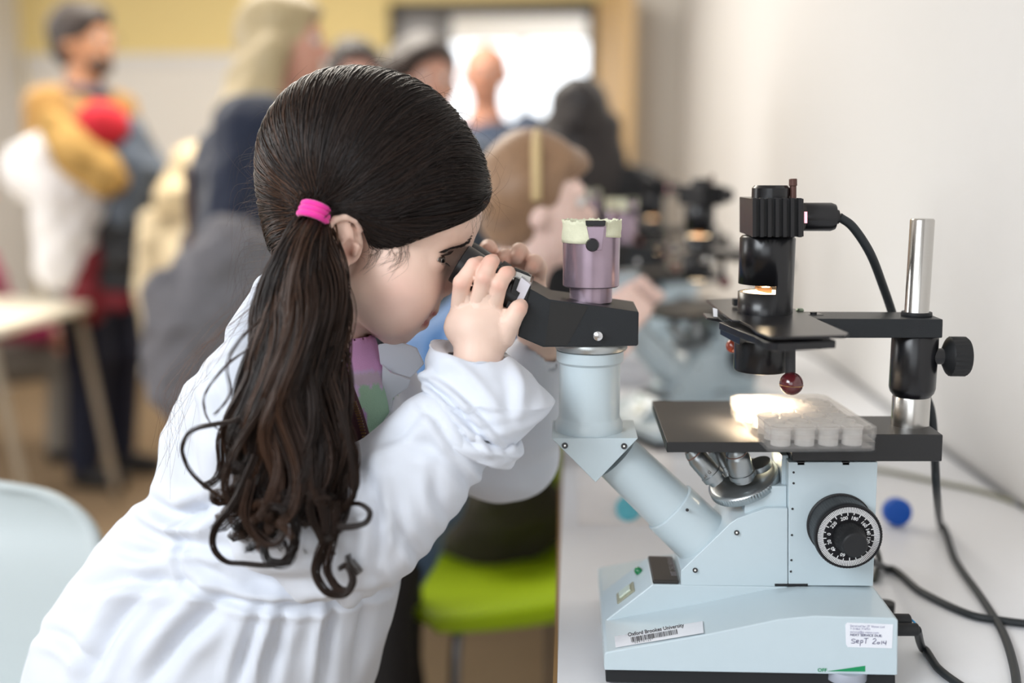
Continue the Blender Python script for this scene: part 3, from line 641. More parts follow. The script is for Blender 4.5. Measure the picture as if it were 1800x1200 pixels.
# lips
B.cone(g(758, 543, -.008), g(758, 543, .008), k_(11.5), k_(11.5), .004)
B.cone(g(741, 567, -.008), g(741, 567, .008), k_(12), k_(12), .004)
for s in (-1, 1):
    B.cone(g(757, 543, .006 * s), g(741, 556, .017 * s), k_(9), k_(4), .005); B.cone(g(740, 566, .006 * s), g(737, 560, .016 * s), k_(9), k_(4), .005)
B.cone(g(764, 556, 0), g(745, 557, .0), .0028, .0020, .0015, 's')
for s in (-1, 1): B.cone(g(760, 556, 0), g(741, 558, .015 * s), .0024, .0010, .0015, 's')
# nose
B.cone(g(797, 440), g(783, 496), k_(10), k_(12), .012)
B.ell(g(784, 503), (k_(13), .0075, k_(12)), .005)
B.cone(g(770, 515), g(784, 510), k_(6), k_(7), .004)
for s in (-1, 1):
    B.ell(g(772, 508, .0075 * s), (k_(12), .0048, k_(10)), .003); B.ell(g(776, 519, .0058 * s), (k_(6), .0024, k_(4.5)), .0015, 's')
for s in (-1, 1): B.chain([(g(767, 499, .0135 * s), .0008), (g(761, 507, .0140 * s), .0011), (g(764, 516, .0120 * s), .0009)], .003, 's')
# eye sockets, lids, opening
EC = {}
for s in (-1, 1):
    B.ell(g(797, 455, .029 * s), (k_(24), .0150, k_(17)), .010, 's')
    c = g(757, 455, .030 * s); EC[s] = c
    B.ell(c, (.0132, .0132, .0132), .0035)
    B.cone(g(757, 441, .040 * s), g(781, 441, .024 * s), .0028, .0026, .004)
    B.ell(g(783, 455, .031 * s), (k_(17), .0125, k_(6.5)), .0015, 's')
# ears (near side drawn at its own depth, mirrored)
EY = YC - .0625
def e_(px, py, dy=0): return P(px, py, EY + dy)
for s in (-1, 1):
    q = (lambda v: v) if s < 0 else mir
    B.ell(q(e_(608, 425, .004)), (m(31, EY), .0048, m(42, EY)), .004)
    B.ell(q(e_(600, 418, -.004)), (m(24, EY), .0042, m(33, EY)), .004)
    hx = [(634, 402, .002), (626, 387, -.003), (608, 381, -.007), (588, 386, -.010), (576, 401, -.011), (577, 421, -.009), (586, 444, -.006), (597, 462, -.003)]
    B.chain([(q(e_(*h)), .0029) for h in hx], .0018)
    B.ell(q(e_(603, 465, -.001)), (m(11, EY), .0038, m(13, EY)), .003)
    B.ell(q(e_(615, 440, -.007)), (m(14, EY), .0055, m(20, EY)), .0025, 's')
    B.chain([(q(e_(601, 395, -.0085)), .0012), (q(e_(592, 410, -.010)), .0017), (q(e_(597, 432, -.009)), .0012)], .003, 's')
    B.cone(q(e_(628, 434, -.001)), q(e_(623, 446, -.001)), .0030, .0024, .002)
    B.cone(q(e_(600, 428, -.007)), q(e_(612, 414, -.006)), .0020, .0016, .002)
# neck and trunk under the clothes
B.cone(g(590, 480), g(560, 640), k_(70), k_(64), .02)
TR = [((560, 640), 70), ((510, 760), 110), ((480, 900), 120), ((430, 1050), 130)]
for (a, ra), (b, rb) in zip(TR, TR[1:]):
    for s in (-1, 1): B.cone(g(*a, .025 * s), g(*b, .025 * s), k_(ra) * .7, k_(rb) * .7, .03)
def arm(pts): B.chain([(P(x, y, Y), m(r, Y)) for x, y, Y, r in pts], .012)
arm([(440, 690, .825, 60), (600, 930, .798, 48), (760, 780, .815, 44), (838, 640, .842, 36), (845, 610, .848, 36)])
arm([(560, 700, 1.02, 60), (878, 802, 1.035, 44), (925, 710, 1.0, 38), (950, 600, .97, 33)])
# near hand: palm seen from its back, fingers closing over the eyepiece
def hp(px, py, Y): return P(px, py, Y)
B.chain([(hp(843, 610, .850), m(40, .85)), (hp(836, 580, .851), m(42, .85))], .010)
B.cone(hp(808, 575, .8545), hp(809, 549, .856), m(26, .85), m(16, .85), .008)
B.cone(hp(836, 580, .850), hp(840, 549, .850), m(32, .85), m(17, .85), .008)
B.cone(hp(868, 583, .852), hp(869, 552, .852), m(30, .85), m(17, .85), .008)
B.ell(hp(842, 572, .852), (m(60, .85), .0165, m(44, .85)), .006)
def finger(pts, k=.0016, r=(17, 15.5, 14, 10.5)):
    B.chain([(hp(*p), m(q, .85)) for p, q in zip(pts, r)], k)
finger([(808, 536, .853), (812, 497, .8435), (833, 467, .850), (843, 461, .860)], r=(16, 15.5, 14, 11.5))
finger([(840, 530, .849), (851, 488, .8405), (862, 462, .849), (867, 459, .861)], r=(16, 15, 14, 12))
finger([(868, 536, .850), (877, 500, .8415), (889, 482, .848), (895, 479, .859)], r=(16, 15, 13.5, 12))
finger([(883, 590, .850), (896, 566, .846), (911, 543, .846), (915, 538, .850)], r=(24, 19, 15.5, 13.5))
# thumb goes under the eyepiece, out from the side of the palm
finger([(812, 585, .860), (806, 560, .872), (815, 538, .884), (832, 528, .892)], r=(22, 18, 15, 12))
# far hand: palm behind the binocular head, fingers over the top
B.chain([(hp(950, 600, .968), m(34, .95)), (hp(935, 545, .964), m(38, .95)), (hp(915, 500, .960), m(38, .95))], .012)
FH = [[(886, 500, .965), (868, 462, .960), (858, 436, .947), (856, 438, .938)], [(900, 490, .965), (893, 462, .955), (889, 452, .943), (886, 461, .934)],
      [(922, 492, .965), (918, 455, .955), (913, 442, .943), (908, 454, .934)], [(942, 500, .965), (945, 472, .955), (940, 462, .944), (934, 472, .936)]]
for q in FH: B.chain([(hp(*p), m(r, .95)) for p, r in zip(q, (19, 17, 14.5, 11.5))], .0025)
B.chain([(hp(*p), m(r, .95)) for p, r in zip([(905, 545, .955), (892, 545, .935), (880, 540, .925)], (20, 16, 13))], .004)
# finger creases
zcut = P(700, 652, .87).z
fv, ff = B.mesh((P(430, 600, .89).x, .79, zcut), (P(990, 300, .97).x, 1.02, P(600, 120, .9).z), .0017, newton=2)
gv, gf = B.mesh((P(120, 1150, .89).x, .70, P(900, 1230, .80).z), (P(995, 300, .97).x, 1.13, zcut + .004), .0055, newton=1)
bv = np.concatenate([fv, gv]); bf = np.concatenate([ff, gf + len(fv)])
bx_, by_ = to_px(bv)
skin_c = np.array(hexc('ecccba')); col = np.tile(skin_c, (len(bv), 1))
def tint(px, py, r, c, amt, ymax=9):
    global col
    d = ((bx_ - px) ** 2 + (by_ - py) ** 2) / r ** 2; wgt = (amt * np.exp(-d * 1.4) * (bv[:, 1] < ymax))[:, None]
    col = col * (1 - wgt) + np.array(hexc(c)) * wgt
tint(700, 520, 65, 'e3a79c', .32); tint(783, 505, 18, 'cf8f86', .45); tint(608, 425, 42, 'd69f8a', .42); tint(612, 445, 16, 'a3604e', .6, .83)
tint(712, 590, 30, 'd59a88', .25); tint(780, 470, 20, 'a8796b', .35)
for q in ((838, 463), (862, 458), (892, 477), (917, 540), (812, 500), (851, 490), (877, 502)): tint(*q, 15, 'd98f7c', .45)
for q in ((858, 437), (888, 458), (912, 447), (938, 468)): tint(*q, 17, 'd58a70', .5)
nearmid = np.abs(bv[:, 1] - YC) < .021
def lips(a, b, r, c):
    global col
    A = np.array(g(*a)); Bq = np.array(g(*b)); q = bv.copy(); q[:, 1] = YC; d = np.linalg.norm(q - A, axis=1); wgt = (np.clip((r - d) / .0012, 0, 1) * nearmid * (bx_ > 736))[:, None] * .85
    col = col * (1 - wgt) + np.array(hexc(c)) * wgt
lips((763, 549), 0, .0040, 'b8695f') if False else None
def lipcol(cx_, cy_, rx, ry, c, am=.85):
    global col
    wgt = (am * np.clip(1.6 - 1.6 * np.sqrt(((bx_ - cx_) / rx) ** 2 + ((by_ - cy_) / ry) ** 2), 0, 1) * nearmid)[:, None]; col = col * (1 - wgt) + np.array(hexc(c)) * wgt
lipcol(758, 551, 17, 8, 'a8544e', .95); lipcol(746, 566, 15, 13, 'b25a55', .95)
skin = mat('skin', (.8, .55, .42), .48, attr='col', sss=.06, var=.03, vscale=120, bump=.05, bscale=900, spec=.4)
body = obj('body', (bv, bf), skin, girl, smooth=180, col=col)
# nails
nailm = mat('nail', hexc('dda596'), .25)
for (px, py, Y, dx, dz, fy) in ((841, 455, .858, .2, .9, -.3), (866, 449, .8605, .1, .9, -.3), (893, 470, .8585, .2, .9, -.4)):
    c = P(px, py, Y); obj('fingernail', sphere(c, .0042, 16, (1, .75, .32)), nailm, girl, smooth=180)
# eye
for s in (-1, 1):
    c = EC[s]; ey = obj('eye', sphere(c, .0119, 32), mat('eye_white', hexc('dcd8d4'), .15, coat=.6), girl, smooth=180)
    gz = Vector((.90, .38 * s, -.16)).normalized()
    obj('iris', lathe([(.0064, -.0008), (.0054, .0005), (.0027, .0011)], c + gz * .0104, gz, 28), mat('iris_brown', hexc('4a3a30'), .12, coat=.8), ey, smooth=180)
    obj('pupil', lathe([(.0027, 0), (.0015, .0002)], c + gz * .0117, gz, 20), mat('pupil', (.004, .004, .004), .1), ey, smooth=180)
hairm = mat('dark_hair', (.03, .02, .01), .36, attr='col', var=.15, vscale=20, spec=.38)
hair_dark = np.array(hexc('1e1715')); hair_lt = np.array(hexc('664632'))
def hobj(name, paths, rad, parent, c=None, cv=.35, mt=None, **kw):
    V, fa = strands(paths, rad); K, N, _ = paths.shape
    if c is None: c = hair_dark
    rnd = rng.random((K, 1, 1)) ** 2.2; cc = hair_dark * (1 - rnd * cv) + hair_lt * rnd * cv if c is hair_dark else np.array(c) * (1 + (rnd - .5) * cv)
    cc = np.repeat(np.broadcast_to(cc, (K, N, 3)).reshape(-1, 3), 3, axis=0)
    return obj(name, (V, fa), mt or hairm, parent, smooth=180, col=cc, **kw)
# brows and lashes
bs_ = []; be_ = []
for s in (-1, 1):
    for i in range(300):
        t = rng.random() ** .8; u = rng.normal() * .33; x = 770 + 50 * t; y = 425 - 12 * t + 3 * t * t + u * (6 + 9 * t); bs_.append(g(x, y, s * (.036 - .020 * t))); be_.append((-.0062 * (1 - .3 * t), s * .0012, .0009 + .001 * t))
p0 = B.project(np.array(bs_), .0004); p1 = B.project(p0 + np.array(be_, dtype=np.float32), .0009); tq_ = np.linspace(0, 1, 5)[None, :, None]
bp = p0[:, None] * (1 - tq_) + p1[:, None] * tq_ + np.sin(math.pi * tq_) * np.array([0, 0, .0004]); br_ = np.ones((len(bp), 1)) * np.array([.00020, .00022, .00020, .00014, .00005])
bb = [obj('eyebrow', strands(bp[300 * k:300 * (k + 1)], br_[:300]), mat('brow_hair', hexc('2a1c17'), .4), girl, smooth=180, kind='stuff') for k in (0, 1)]
lp, lr_ = [], []
for s in (-1, 1):
    for i in range(60):
        a_ = -1.1 + 1.9 * i / 59; base = EC[s] + Vector((.0130 * math.cos(a_), .0125 * math.sin(a_) * s, .0032 + .0010 * math.cos(a_)))
        out = Vector((math.cos(a_) * .8, math.sin(a_) * s * .8, .05)); L = .0075
        lp.append(smooth_path([base, base + out * L * .5 - Vector((0, 0, .0006)), base + out * L + Vector((0, 0, .0022))], 6)); lr_.append([.00022, .0002, .00018, .00014, .0001, .00003])
    for i in range(26):
        a_ = -1.0 + 1.7 * i / 25; base = EC[s] + Vector((.0126 * math.cos(a_), .0125 * math.sin(a_) * s, -.0032))
        out = Vector((math.cos(a_), math.sin(a_) * s, -.6)); lp.append(smooth_path([base, base + out * .0018, base + out * .0036 - Vector((0, 0, .001))], 6)); lr_.append([.00013, .00013, .0001, .0001, .00007, .00003])
for k in (0, 1): obj('eyelashes', strands(np.array(lp[86 * k:86 * k + 86]), np.array(lr_[86 * k:86 * k + 86])), mat('brow_hair', hexc('2a1c17'), .4), girl, smooth=180, kind='stuff')
# ------------------------------------------------------------ hair
H = SDF()
H.ell(g(614, 290), (k_(152), .072, k_(158)), .01)
H.ell(g(682, 305), (k_(146), .073, k_(160)), .02)
H.ell(g(750, 345), (k_(104), .064, k_(120)), .02)
H.ell(g(560, 400), (k_(75), .060, k_(110)), .03)
HY = .825
def hy(px, py): return P(px, py, HY)
cap = SDF(); cap.ops = list(H.ops)
hl = [(880, 330), (857, 352), (838, 364), (802, 381), (762, 394), (726, 407), (698, 420), (672, 436), (656, 434), (650, 418), (640, 398), (626, 378), (606, 368), (582, 376), (560, 400), (545, 440), (520, 490), (440, 500), (400, 380), (420, 150), (640, 60), (860, 150)]
cap.poly([hy(*q) for q in hl], .70, 1.10, .004)
cv_, cf_ = cap.mesh((P(420, 300, .89).x, .79, P(600, 540, .89).z), (P(890, 300, .89).x, .99, P(600, 90, .89).z), .0030)
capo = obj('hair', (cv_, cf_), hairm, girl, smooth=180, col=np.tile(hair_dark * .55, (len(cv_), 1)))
tie = P(552, 376, .812); NP = 15
HLX = [560, 575, 590, 606, 622, 632, 640, 648, 656, 672, 700, 728, 765, 805, 842, 857, 870]; HLY = [400, 378, 371, 369, 374, 384, 400, 424, 440, 446, 432, 418, 404, 390, 371, 352, 330]
def flow(starts, tie_, jit=.009, off=(.0006, .0042), lift=None, steps=NP, bow=0.):
    K = len(starts); end = np.array(tie_) + rng.normal(size=(K, 3)) * jit * np.array([.55, .35, .5]); t = np.linspace(0, 1, steps)[None, :, None]
    s0 = np.array(starts); pts = s0[:, None] * (1 - t) + end[:, None] * t
    pts = pts + bow * np.sin(math.pi * t) * np.array([0, 0, 1.0]); o = rng.uniform(off[0], off[1], (K, 1)) * np.ones((1, steps)); o[:, -1] = o[:, -1] * .4
    lock = .0009 * np.sin(rng.uniform(0, 6, (K, 1)) + 5 * t[..., 0]); o = o + lock
    flat = H.project(pts.reshape(-1, 3).astype(np.float32), 0, 4).reshape(K, steps, 3); gr = H.grad(flat.reshape(-1, 3)); gr /= np.linalg.norm(gr, axis=1, keepdims=True) + 1e-6
    out = flat + gr.reshape(K, steps, 3) * o[..., None]
    wv = np.clip((t - .90) / .10, 0, 1); out = out * (1 - wv) + (pts * wv)
    q = out.reshape(-1, 3).copy(); far_ = q[:, 1] > YC
    if far_.mean() > .5: q[:, 1] = 2 * YC - q[:, 1]
    x_, y_ = to_px(q); lim = np.interp(x_, HLX, HLY) + np.repeat(rng.normal(size=K) * 4.0 - 3, steps); ex = np.maximum(y_ - lim, 0) * (x_ > 575) * (q[:, 1] < YC + .004)
    q = out.reshape(-1, 3); q[:, 2] += ex * (.85 / F); return q.reshape(K, steps, 3)
top = [(848, 345), (853, 318), (846, 285), (825, 245), (800, 215), (770, 190), (740, 166), (705, 146), (665, 133), (630, 131), (590, 140), (550, 158), (515, 185), (490, 220), (470, 265), (463, 320), (468, 380), (480, 430), (500, 470)]
def starts_mid(n, side, lo=0., hi=1., spread=.016):
    p = smooth_path([g(x, y) for x, y in top], 300); i = (rng.uniform(lo, hi, n) * 299).astype(int); q = p[i].copy(); q[:, 1] += rng.normal(size=n) * spread * .5 - side * .004; return q
def starts_line(n, side, line, Y0, Y1, jit=.003):
    p = smooth_path([P(x, y, Y0 + (Y1 - Y0) * i / (len(line) - 1)) for i, (x, y) in enumerate(line)], 200); q = p[rng.integers(0, 200, n)] + rng.normal(size=(n, 3)) * jit
    if side < 0: q[:, 1] = 2 * YC - q[:, 1]
    return q
front = [(700, 427), (730, 416), (765, 402), (805, 388), (838, 370), (850, 350)]
low = [(645, 412), (655, 432), (675, 440), (700, 427)]
tm = mir(tie); NH = 4200
near = [flow(starts_mid(NH, 1), tie, bow=.004), flow(starts_line(900, 1, front, .838, .885), tie, bow=-.001), flow(starts_line(250, 1, low, .832, .838, .0015), tie, bow=-.002)]
far = [flow(starts_mid(1500, -1), tm, bow=.004), flow(starts_line(300, -1, front, .838, .885), tm, bow=-.001)]
allp = np.concatenate(near + far); rr = np.full(allp.shape[:2], .00030) * rng.uniform(.7, 1.5, (len(allp), 1)); rr[:, 0] *= .4
back = np.clip((P(620, 300, .89).x - allp[:, :1, :1]) / .08, 0, 1)
V, fa = strands(allp, rr); rnd = rng.random((len(allp), 1, 1)) ** 2.5; cc = hair_dark * (.7 + .5 * rng.random((len(allp), 1, 1))) + (hair_lt - hair_dark) * rnd * (.15 + .7 * back)
obj('hair_strands', (V, fa), hairm, girl, smooth=180, col=np.repeat(np.broadcast_to(cc, (*allp.shape[:2], 3)).reshape(-1, 3), 3, axis=0), kind='stuff')
# short wisps: hairline, sideburn, halo, nape
wp_ = []; sb_ = []
for i in range(320):
    r_ = rng.random()
    if r_ < .35:
        t = rng.random(); i0 = int(t * (len(top) - 1)); p = np.array(g(top[i0][0] + rng.normal() * 8, top[i0][1] + 6)); n_ = (p - np.array(g(650, 320))); n_ /= np.linalg.norm(n_); tg = np.array([n_[2], 0, -n_[0]]) * (1 if rng.random() < .5 else -1)
        L = rng.uniform(.010, .034); a = p; b = p + n_ * L * .45 + tg * L * .5; c = p + n_ * L * rng.uniform(.1, .8) + tg * L + rng.normal(size=3) * .005
    elif r_ < .60:
        x = 465 + rng.normal() * 8; y = rng.uniform(250, 520); p = np.array(P(x, y, rng.uniform(.85, .93))); L = rng.uniform(.015, .045); a = p; b = p + np.array([-.5 * L, 0, -.15 * L]); c = p + np.array([-rng.uniform(.3, .9) * L, 0, -rng.uniform(.3, 1.3) * L])
    elif r_ < .85:
        x = rng.uniform(645, 720); y = 432 + rng.uniform(-6, 14) ; p = np.array(P(x, y, .835)); L = rng.uniform(.006, .022); a = p; b = p + np.array([-.1 * L + rng.normal() * .002, 0, -.6 * L]); c = p + np.array([-.5 * L, 0, -1.0 * L]) + rng.normal(size=3) * .002; sb_.append(len(wp_))
    else:
        x = rng.uniform(800, 858); y = 350 + (858 - x) * .45; p = np.array(P(x, y, rng.uniform(.845, .885))); L = rng.uniform(.008, .022); a = p; b = p + np.array([.35 * L, 0, -.4 * L]); c = p + np.array([rng.uniform(-.1, .5) * L, 0, -L])
    wp_.append(smooth_path([a, b, c], 10))
wp_ = np.array(wp_); wp_[sb_] = B.project(wp_[sb_].reshape(-1, 3), .0008).reshape(-1, 10, 3); hobj('hair_wisps', wp_, np.linspace(.00011, .00004, 10)[None] * np.ones((len(wp_), 1)), girl, cv=.8, kind='stuff')
# ------------------------------------------------------------ ponytail
Lb = [(533, 392, .806), (505, 425, .795), (478, 475, .785), (455, 540, .775), (438, 610, .765), (420, 680, .757), (400, 750, .752), (398, 820, .748), (405, 890, .745), (430, 960, .742), (470, 1010, .742)]
Rb = [(567, 396, .806), (578, 430, .798), (600, 485, .790), (612, 545, .782), (606, 610, .775), (603, 670, .765), (610, 730, .757), (622, 790, .752), (626, 850, .748), (622, 920, .745), (612, 1000, .742)]
NPT = 44; Ls = smooth_path(Lb, NPT); Rs = smooth_path(Rb, NPT); tt = np.linspace(0, 1, NPT)
def topx(pth): return np.array([P(*q) for q in pth])
pp, prad, pcol = [], [], []
def lock(center, n, wid, taper=.55, c0=None, rad=.00040):
    """center NPTx3 world path -> n strands around it"""
    T = np.gradient(center, axis=0); T /= np.linalg.norm(T, axis=1)[:, None] + 1e-9; A = np.cross(T, [0, 1, 0.05]); A /= np.linalg.norm(A, axis=1)[:, None] + 1e-9; Bv = np.cross(T, A)
    w_ = wid * (1 - taper * np.linspace(0, 1, len(center)) ** 2); base = c0 if c0 is not None else (.7 + .6 * rng.random()); lt = rng.random() ** 1.8 * .8
    for _ in range(n):
        th = rng.uniform(0, 6.28); r0 = math.sqrt(rng.random()); ph = rng.uniform(0, 6.28); tw = rng.normal() * 1.2
        a_ = th + tw * np.linspace(0, 1, len(center)); q = center + A * (w_ * r0 * np.cos(a_))[:, None] + Bv * (w_ * r0 * np.sin(a_))[:, None]
        q = q + A * (.0006 * np.sin(ph + 9 * np.linspace(0, 1, len(center))))[:, None]
        pp.append(q); rr_ = rad * rng.uniform(.7, 1.3) * np.interp(np.linspace(0, 1, len(center)), [0, .8, 1], [1, .9, .25]); prad.append(rr_)
        f_ = rng.random() ** 2; pcol.append(hair_dark * base * (.8 + .3 * rng.random()) + (hair_lt - hair_dark) * (lt * .5 + .4 * f_ * lt))
for c_ in range(66):
    u = (c_ % 22 + .5) / 22 + rng.normal() * .02; layer = c_ // 22; ph = 5.5 * u + layer * 1.7 + rng.normal() * .5; fr_ = rng.uniform(1.5, 1.9)
    end = 1 - .12 * rng.random() - (.05 if u < .45 else 0)
    tq = tt * end; Lq = np.stack([np.interp(tq, tt, Ls[:, i]) for i in range(3)], 1); Rq = np.stack([np.interp(tq, tt, Rs[:, i]) for i in range(3)], 1)
    uu = .5 + (u - .5) * (.96, .78, .90)[layer]; pth = Lq * (1 - uu) + Rq * uu
    amp = 4 + 17 * tq + 14 * np.clip(tq - .6, 0, 1)
    pth[:, 0] += amp * np.sin(ph + 2 * math.pi * fr_ * tq * 1.5); pth[:, 1] += .4 * amp * np.cos(ph + 2 * math.pi * fr_ * tq * 2)
    depth = (.030 * np.sin(math.pi * np.clip(u, 0, 1)) * (.25 + .75 * np.clip(tq * 3, 0, 1))); pth[:, 2] += -depth * (1, .1, .65)[layer] + .012 + .004 * np.cos(ph + 2 * math.pi * fr_ * tq * 1.5)
    cs_ = rng.uniform(.80, .92); curl = np.clip((tt - cs_) / (1 - cs_), 0, 1); a_ = curl * rng.uniform(3.4, 6.4); rad_ = rng.uniform(14, 30); sd = -1 if u < .55 else 1
    if rng.random() < .3 or u > .72: sd = -1
    w3 = topx(pth); dx = (rad_ * (1 - np.cos(a_))) * sd; dz = rad_ * np.sin(a_); i80 = int(cs_ * NPT); frz = w3[i80]
    wgt = curl[:, None]; spiral = frz + np.stack([m(1, .76) * dx, -.0016 * a_, -m(1, .76) * dz - m(1, .76) * 55 * curl], 1); w3 = np.where(tt[:, None] > cs_, spiral, w3)
    ks = np.array([.25, .5, .25]); 
    for _ in range(2): w3[1:-1] = ks[0] * w3[:-2] + ks[1] * w3[1:-1] + ks[2] * w3[2:]
    lock(w3, 44, m(rng.uniform(13, 23), .76) * (1, 1.15, .9)[layer])
# drawn single curls
def curl(pts, n, wid, taper=.6, Y=.752): lock(smooth_path([P(x, y, q - .012) for x, y, q in pts], NPT), n, m(wid, .76), taper)
curl([(600, 720, .750), (616, 800, .742), (622, 870, .74), (590, 905, .745), (600, 925, .738), (640, 920, .736), (650, 900, .738), (630, 885, .744), (600, 890, .75)], 40, 6)
curl([(450, 800, .745), (415, 880, .742), (380, 925, .742), (375, 960, .742), (395, 985, .742), (430, 990, .74), (480, 992, .738), (505, 975, .735), (500, 950, .742)], 34, 6)
curl([(440, 700, .76), (420, 735, .758), (380, 745, .757), (340, 755, .757), (321, 785, .757), (330, 820, .757), (355, 850, .757), (385, 872, .757), (405, 890, .757)], 16, 3.4, .3)
curl([(440, 610, .765), (400, 640, .765), (362, 690, .764), (360, 720, .764), (372, 745, .764), (395, 760, .764)], 6, 2.5, .3)
curl([(460, 560, .77), (420, 600, .768), (400, 640, .766), (405, 690, .764), (385, 720, .762), (375, 730, .762)], 7, 3, .3)
curl([(560, 860, .74), (575, 930, .738), (560, 980, .738), (555, 1010, .736), (575, 1040, .734), (605, 1043, .734), (620, 1020, .736), (610, 995, .74), (595, 1000, .744)], 46, 9)
curl([(590, 880, .742), (585, 950, .74), (575, 1000, .738), (590, 1030, .735), (612, 1038, .734), (620, 1015, .738)], 40, 9)
curl([(500, 860, .742), (520, 920, .738), (515, 970, .738), (500, 990, .736), (470, 985, .738), (465, 955, .742), (485, 935, .748)], 44, 10)
curl([(440, 840, .744), (430, 900, .742), (450, 940, .74), (480, 955, .738), (500, 930, .742), (480, 905, .748)], 40, 10)
curl([(470, 700, .752), (410, 800, .75), (395, 860, .748), (425, 900, .746), (450, 880, .75)], 30, 8)
curl([(600, 760, .748), (622, 790, .748), (630, 850, .75), (615, 880, .754)], 14, 5)
PPa = np.array(pp); PR = np.array(prad); V, fa = strands(PPa, PR); cc = np.repeat(np.repeat(np.clip(np.array(pcol), 0, 1), NPT, axis=0), 3, axis=0)
tail = obj('ponytail', (V, fa), hairm, girl, smooth=180, col=cc, kind='stuff', label='long wavy ponytail ending in ringlets')
core = SDF()
for i in range(0, 28, 4):
    a = P(*((Ls[i] + Rs[i]) / 2)); b = P(*((Ls[i + 4] + Rs[i + 4]) / 2)); wa = m((Rs[i] - Ls[i])[0] * .34, .77); wb = m((Rs[i + 4] - Ls[i + 4])[0] * .34, .77)
    a.y += .016; b.y += .016; core.cone(a, b, min(wa, .030), min(wb, .030), .008)
kv, kf_ = core.mesh((P(380, 900, .75).x, .70, P(500, 1080, .75).z), (P(680, 900, .78).x, .85, P(500, 370, .78).z), .004)
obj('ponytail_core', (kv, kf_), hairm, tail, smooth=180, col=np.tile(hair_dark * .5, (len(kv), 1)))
# fine strands caught over the back of the coat
fp = []
for i in range(34):
    x0, y0 = 470 + rng.normal() * 12, 500 + rng.normal() * 30; e0 = rng.random()
    fp.append(smooth_path([P(x0, y0, .80), P(400 - 60 * e0 + rng.normal() * 10, 600 + rng.normal() * 14, .80), P(330 - 40 * e0 + rng.normal() * 14, 680 + 30 * rng.random(), .81), P(285 + rng.normal() * 12 + 30 * e0, 770 + rng.normal() * 40, .82)], 16))
hobj('loose_strands', np.array(fp), np.full((34, 16), .00008), girl, c=hair_lt, cv=.6, kind='stuff')
# hair tie
tx = (P(590, 392, .80) - P(520, 362, .83)).normalized(); tdir = Vector((-.25, -.35, -.9)).normalized()
ht = mat('pink_fabric', hexc('ee2fa0'), .75, bump=.6, bscale=500, sheen=.4)
u_, w__, _a = frame(tdir)
def torus(c, R, r, n=48, k=10, sq=1.):
    v = []; f = []
    for i in range(n):
        a_ = 2 * math.pi * i / n; d = u_ * math.cos(a_) + w__ * math.sin(a_) * sq
        for j in range(k): b_ = 2 * math.pi * j / k; v.append(c + d * (R + r * math.cos(b_)) + _a * (r * math.sin(b_)))
    for i in range(n):
        for j in range(k): f.append((i * k + j, ((i + 1) % n) * k + j, ((i + 1) % n) * k + (j + 1) % k, i * k + (j + 1) % k))
    return v, f
tc_ = Vector(tie) + tdir * -.001
tieo = obj('hair_tie', torus(tc_ + tdir * 0, .0104, .0026), ht, girl, smooth=180, label='pink hair tie')
for s in (-1, 1): obj('tie_band', torus(tc_ + tdir * .0042 * s, .0099 + .0006 * (s > 0), .0028), ht, tieo, smooth=180)
# ============================================================ clothes of the girl
C_ = SDF()
RG = [((528, 575), 62, .016), ((536, 650), 132, .030), ((520, 735), 190, .032), ((508, 820), 230, .034), ((497, 915), 228, .034), ((462, 1015), 250, .034), ((405, 1105), 288, .034), ((345, 1220), 315, .034), ((325, 1430), 325, .04), ((325, 1560), 330, .04)]
for (a, ra, da), (b, rb, db) in zip(RG, RG[1:]): C_.fcone(g(*a), g(*b), k_(ra), k_(rb), .012, YC, 1.28 if ra > 100 else 1.0)
C_.cone(g(470, 505, -.02), g(430, 590, -.05), k_(16), k_(34), .010); C_.cone(g(470, 505, -.02), g(478, 500, .03), k_(16), k_(16), .010)
C_.cone(g(478, 500, .02), g(470, 590, .05), k_(16), k_(40), .010)
C_.cone(g(690, 640, .05), g(715, 720, .04), k_(40), k_(48), .012)
# open front: neck hole and the gap over the shirt
cut = [(590, 560), (668, 575), (668, 750), (655, 800), (636, 805), (624, 740), (606, 690), (594, 650)]
C_.poly([P(x, y, .83) for x, y in cut], .55, .892, .004, 's')
C_.cone(g(600, 500), g(585, 610), k_(72), k_(62), .006, 's')
# near sleeve and far sleeve
def slv(pts, k=.014): C_.chain([(P(x, y, Y), m(r, Y)) for x, y, Y, r in pts], k)
slv([(440, 690, .825, 92), (470, 800, .815, 108), (530, 905, .803, 122), (600, 940, .798, 118), (655, 905, .799, 113), (715, 845, .803, 101), (775, 775, .810, 90), (805, 745, .818, 76)])
slv([(640, 760, 1.0, 80), (880, 800, 1.035, 78), (905, 800, 1.03, 74), (928, 735, 1.0, 62), (932, 660, .985, 56), (940, 625, .972, 46)])
C_.cone(P(955, 575, .955), P(950, 640, .972), m(27, .95), m(30, .95), .004, 's')
cv2, cf2 = C_.mesh((P(-120, 1200, .89).x, .60, .40), (P(1000, 300, .97).x, 1.16, P(600, 470, .9).z), .0034)
def vnormals(v, f):
    e = np.cross(v[f[:, 2]] - v[f[:, 0]], v[f[:, 3]] - v[f[:, 1]]); n = np.zeros_like(v)
    for i in range(4): np.add.at(n, f[:, i], e)
    return n / (np.linalg.norm(n, axis=1, keepdims=True) + 1e-12)
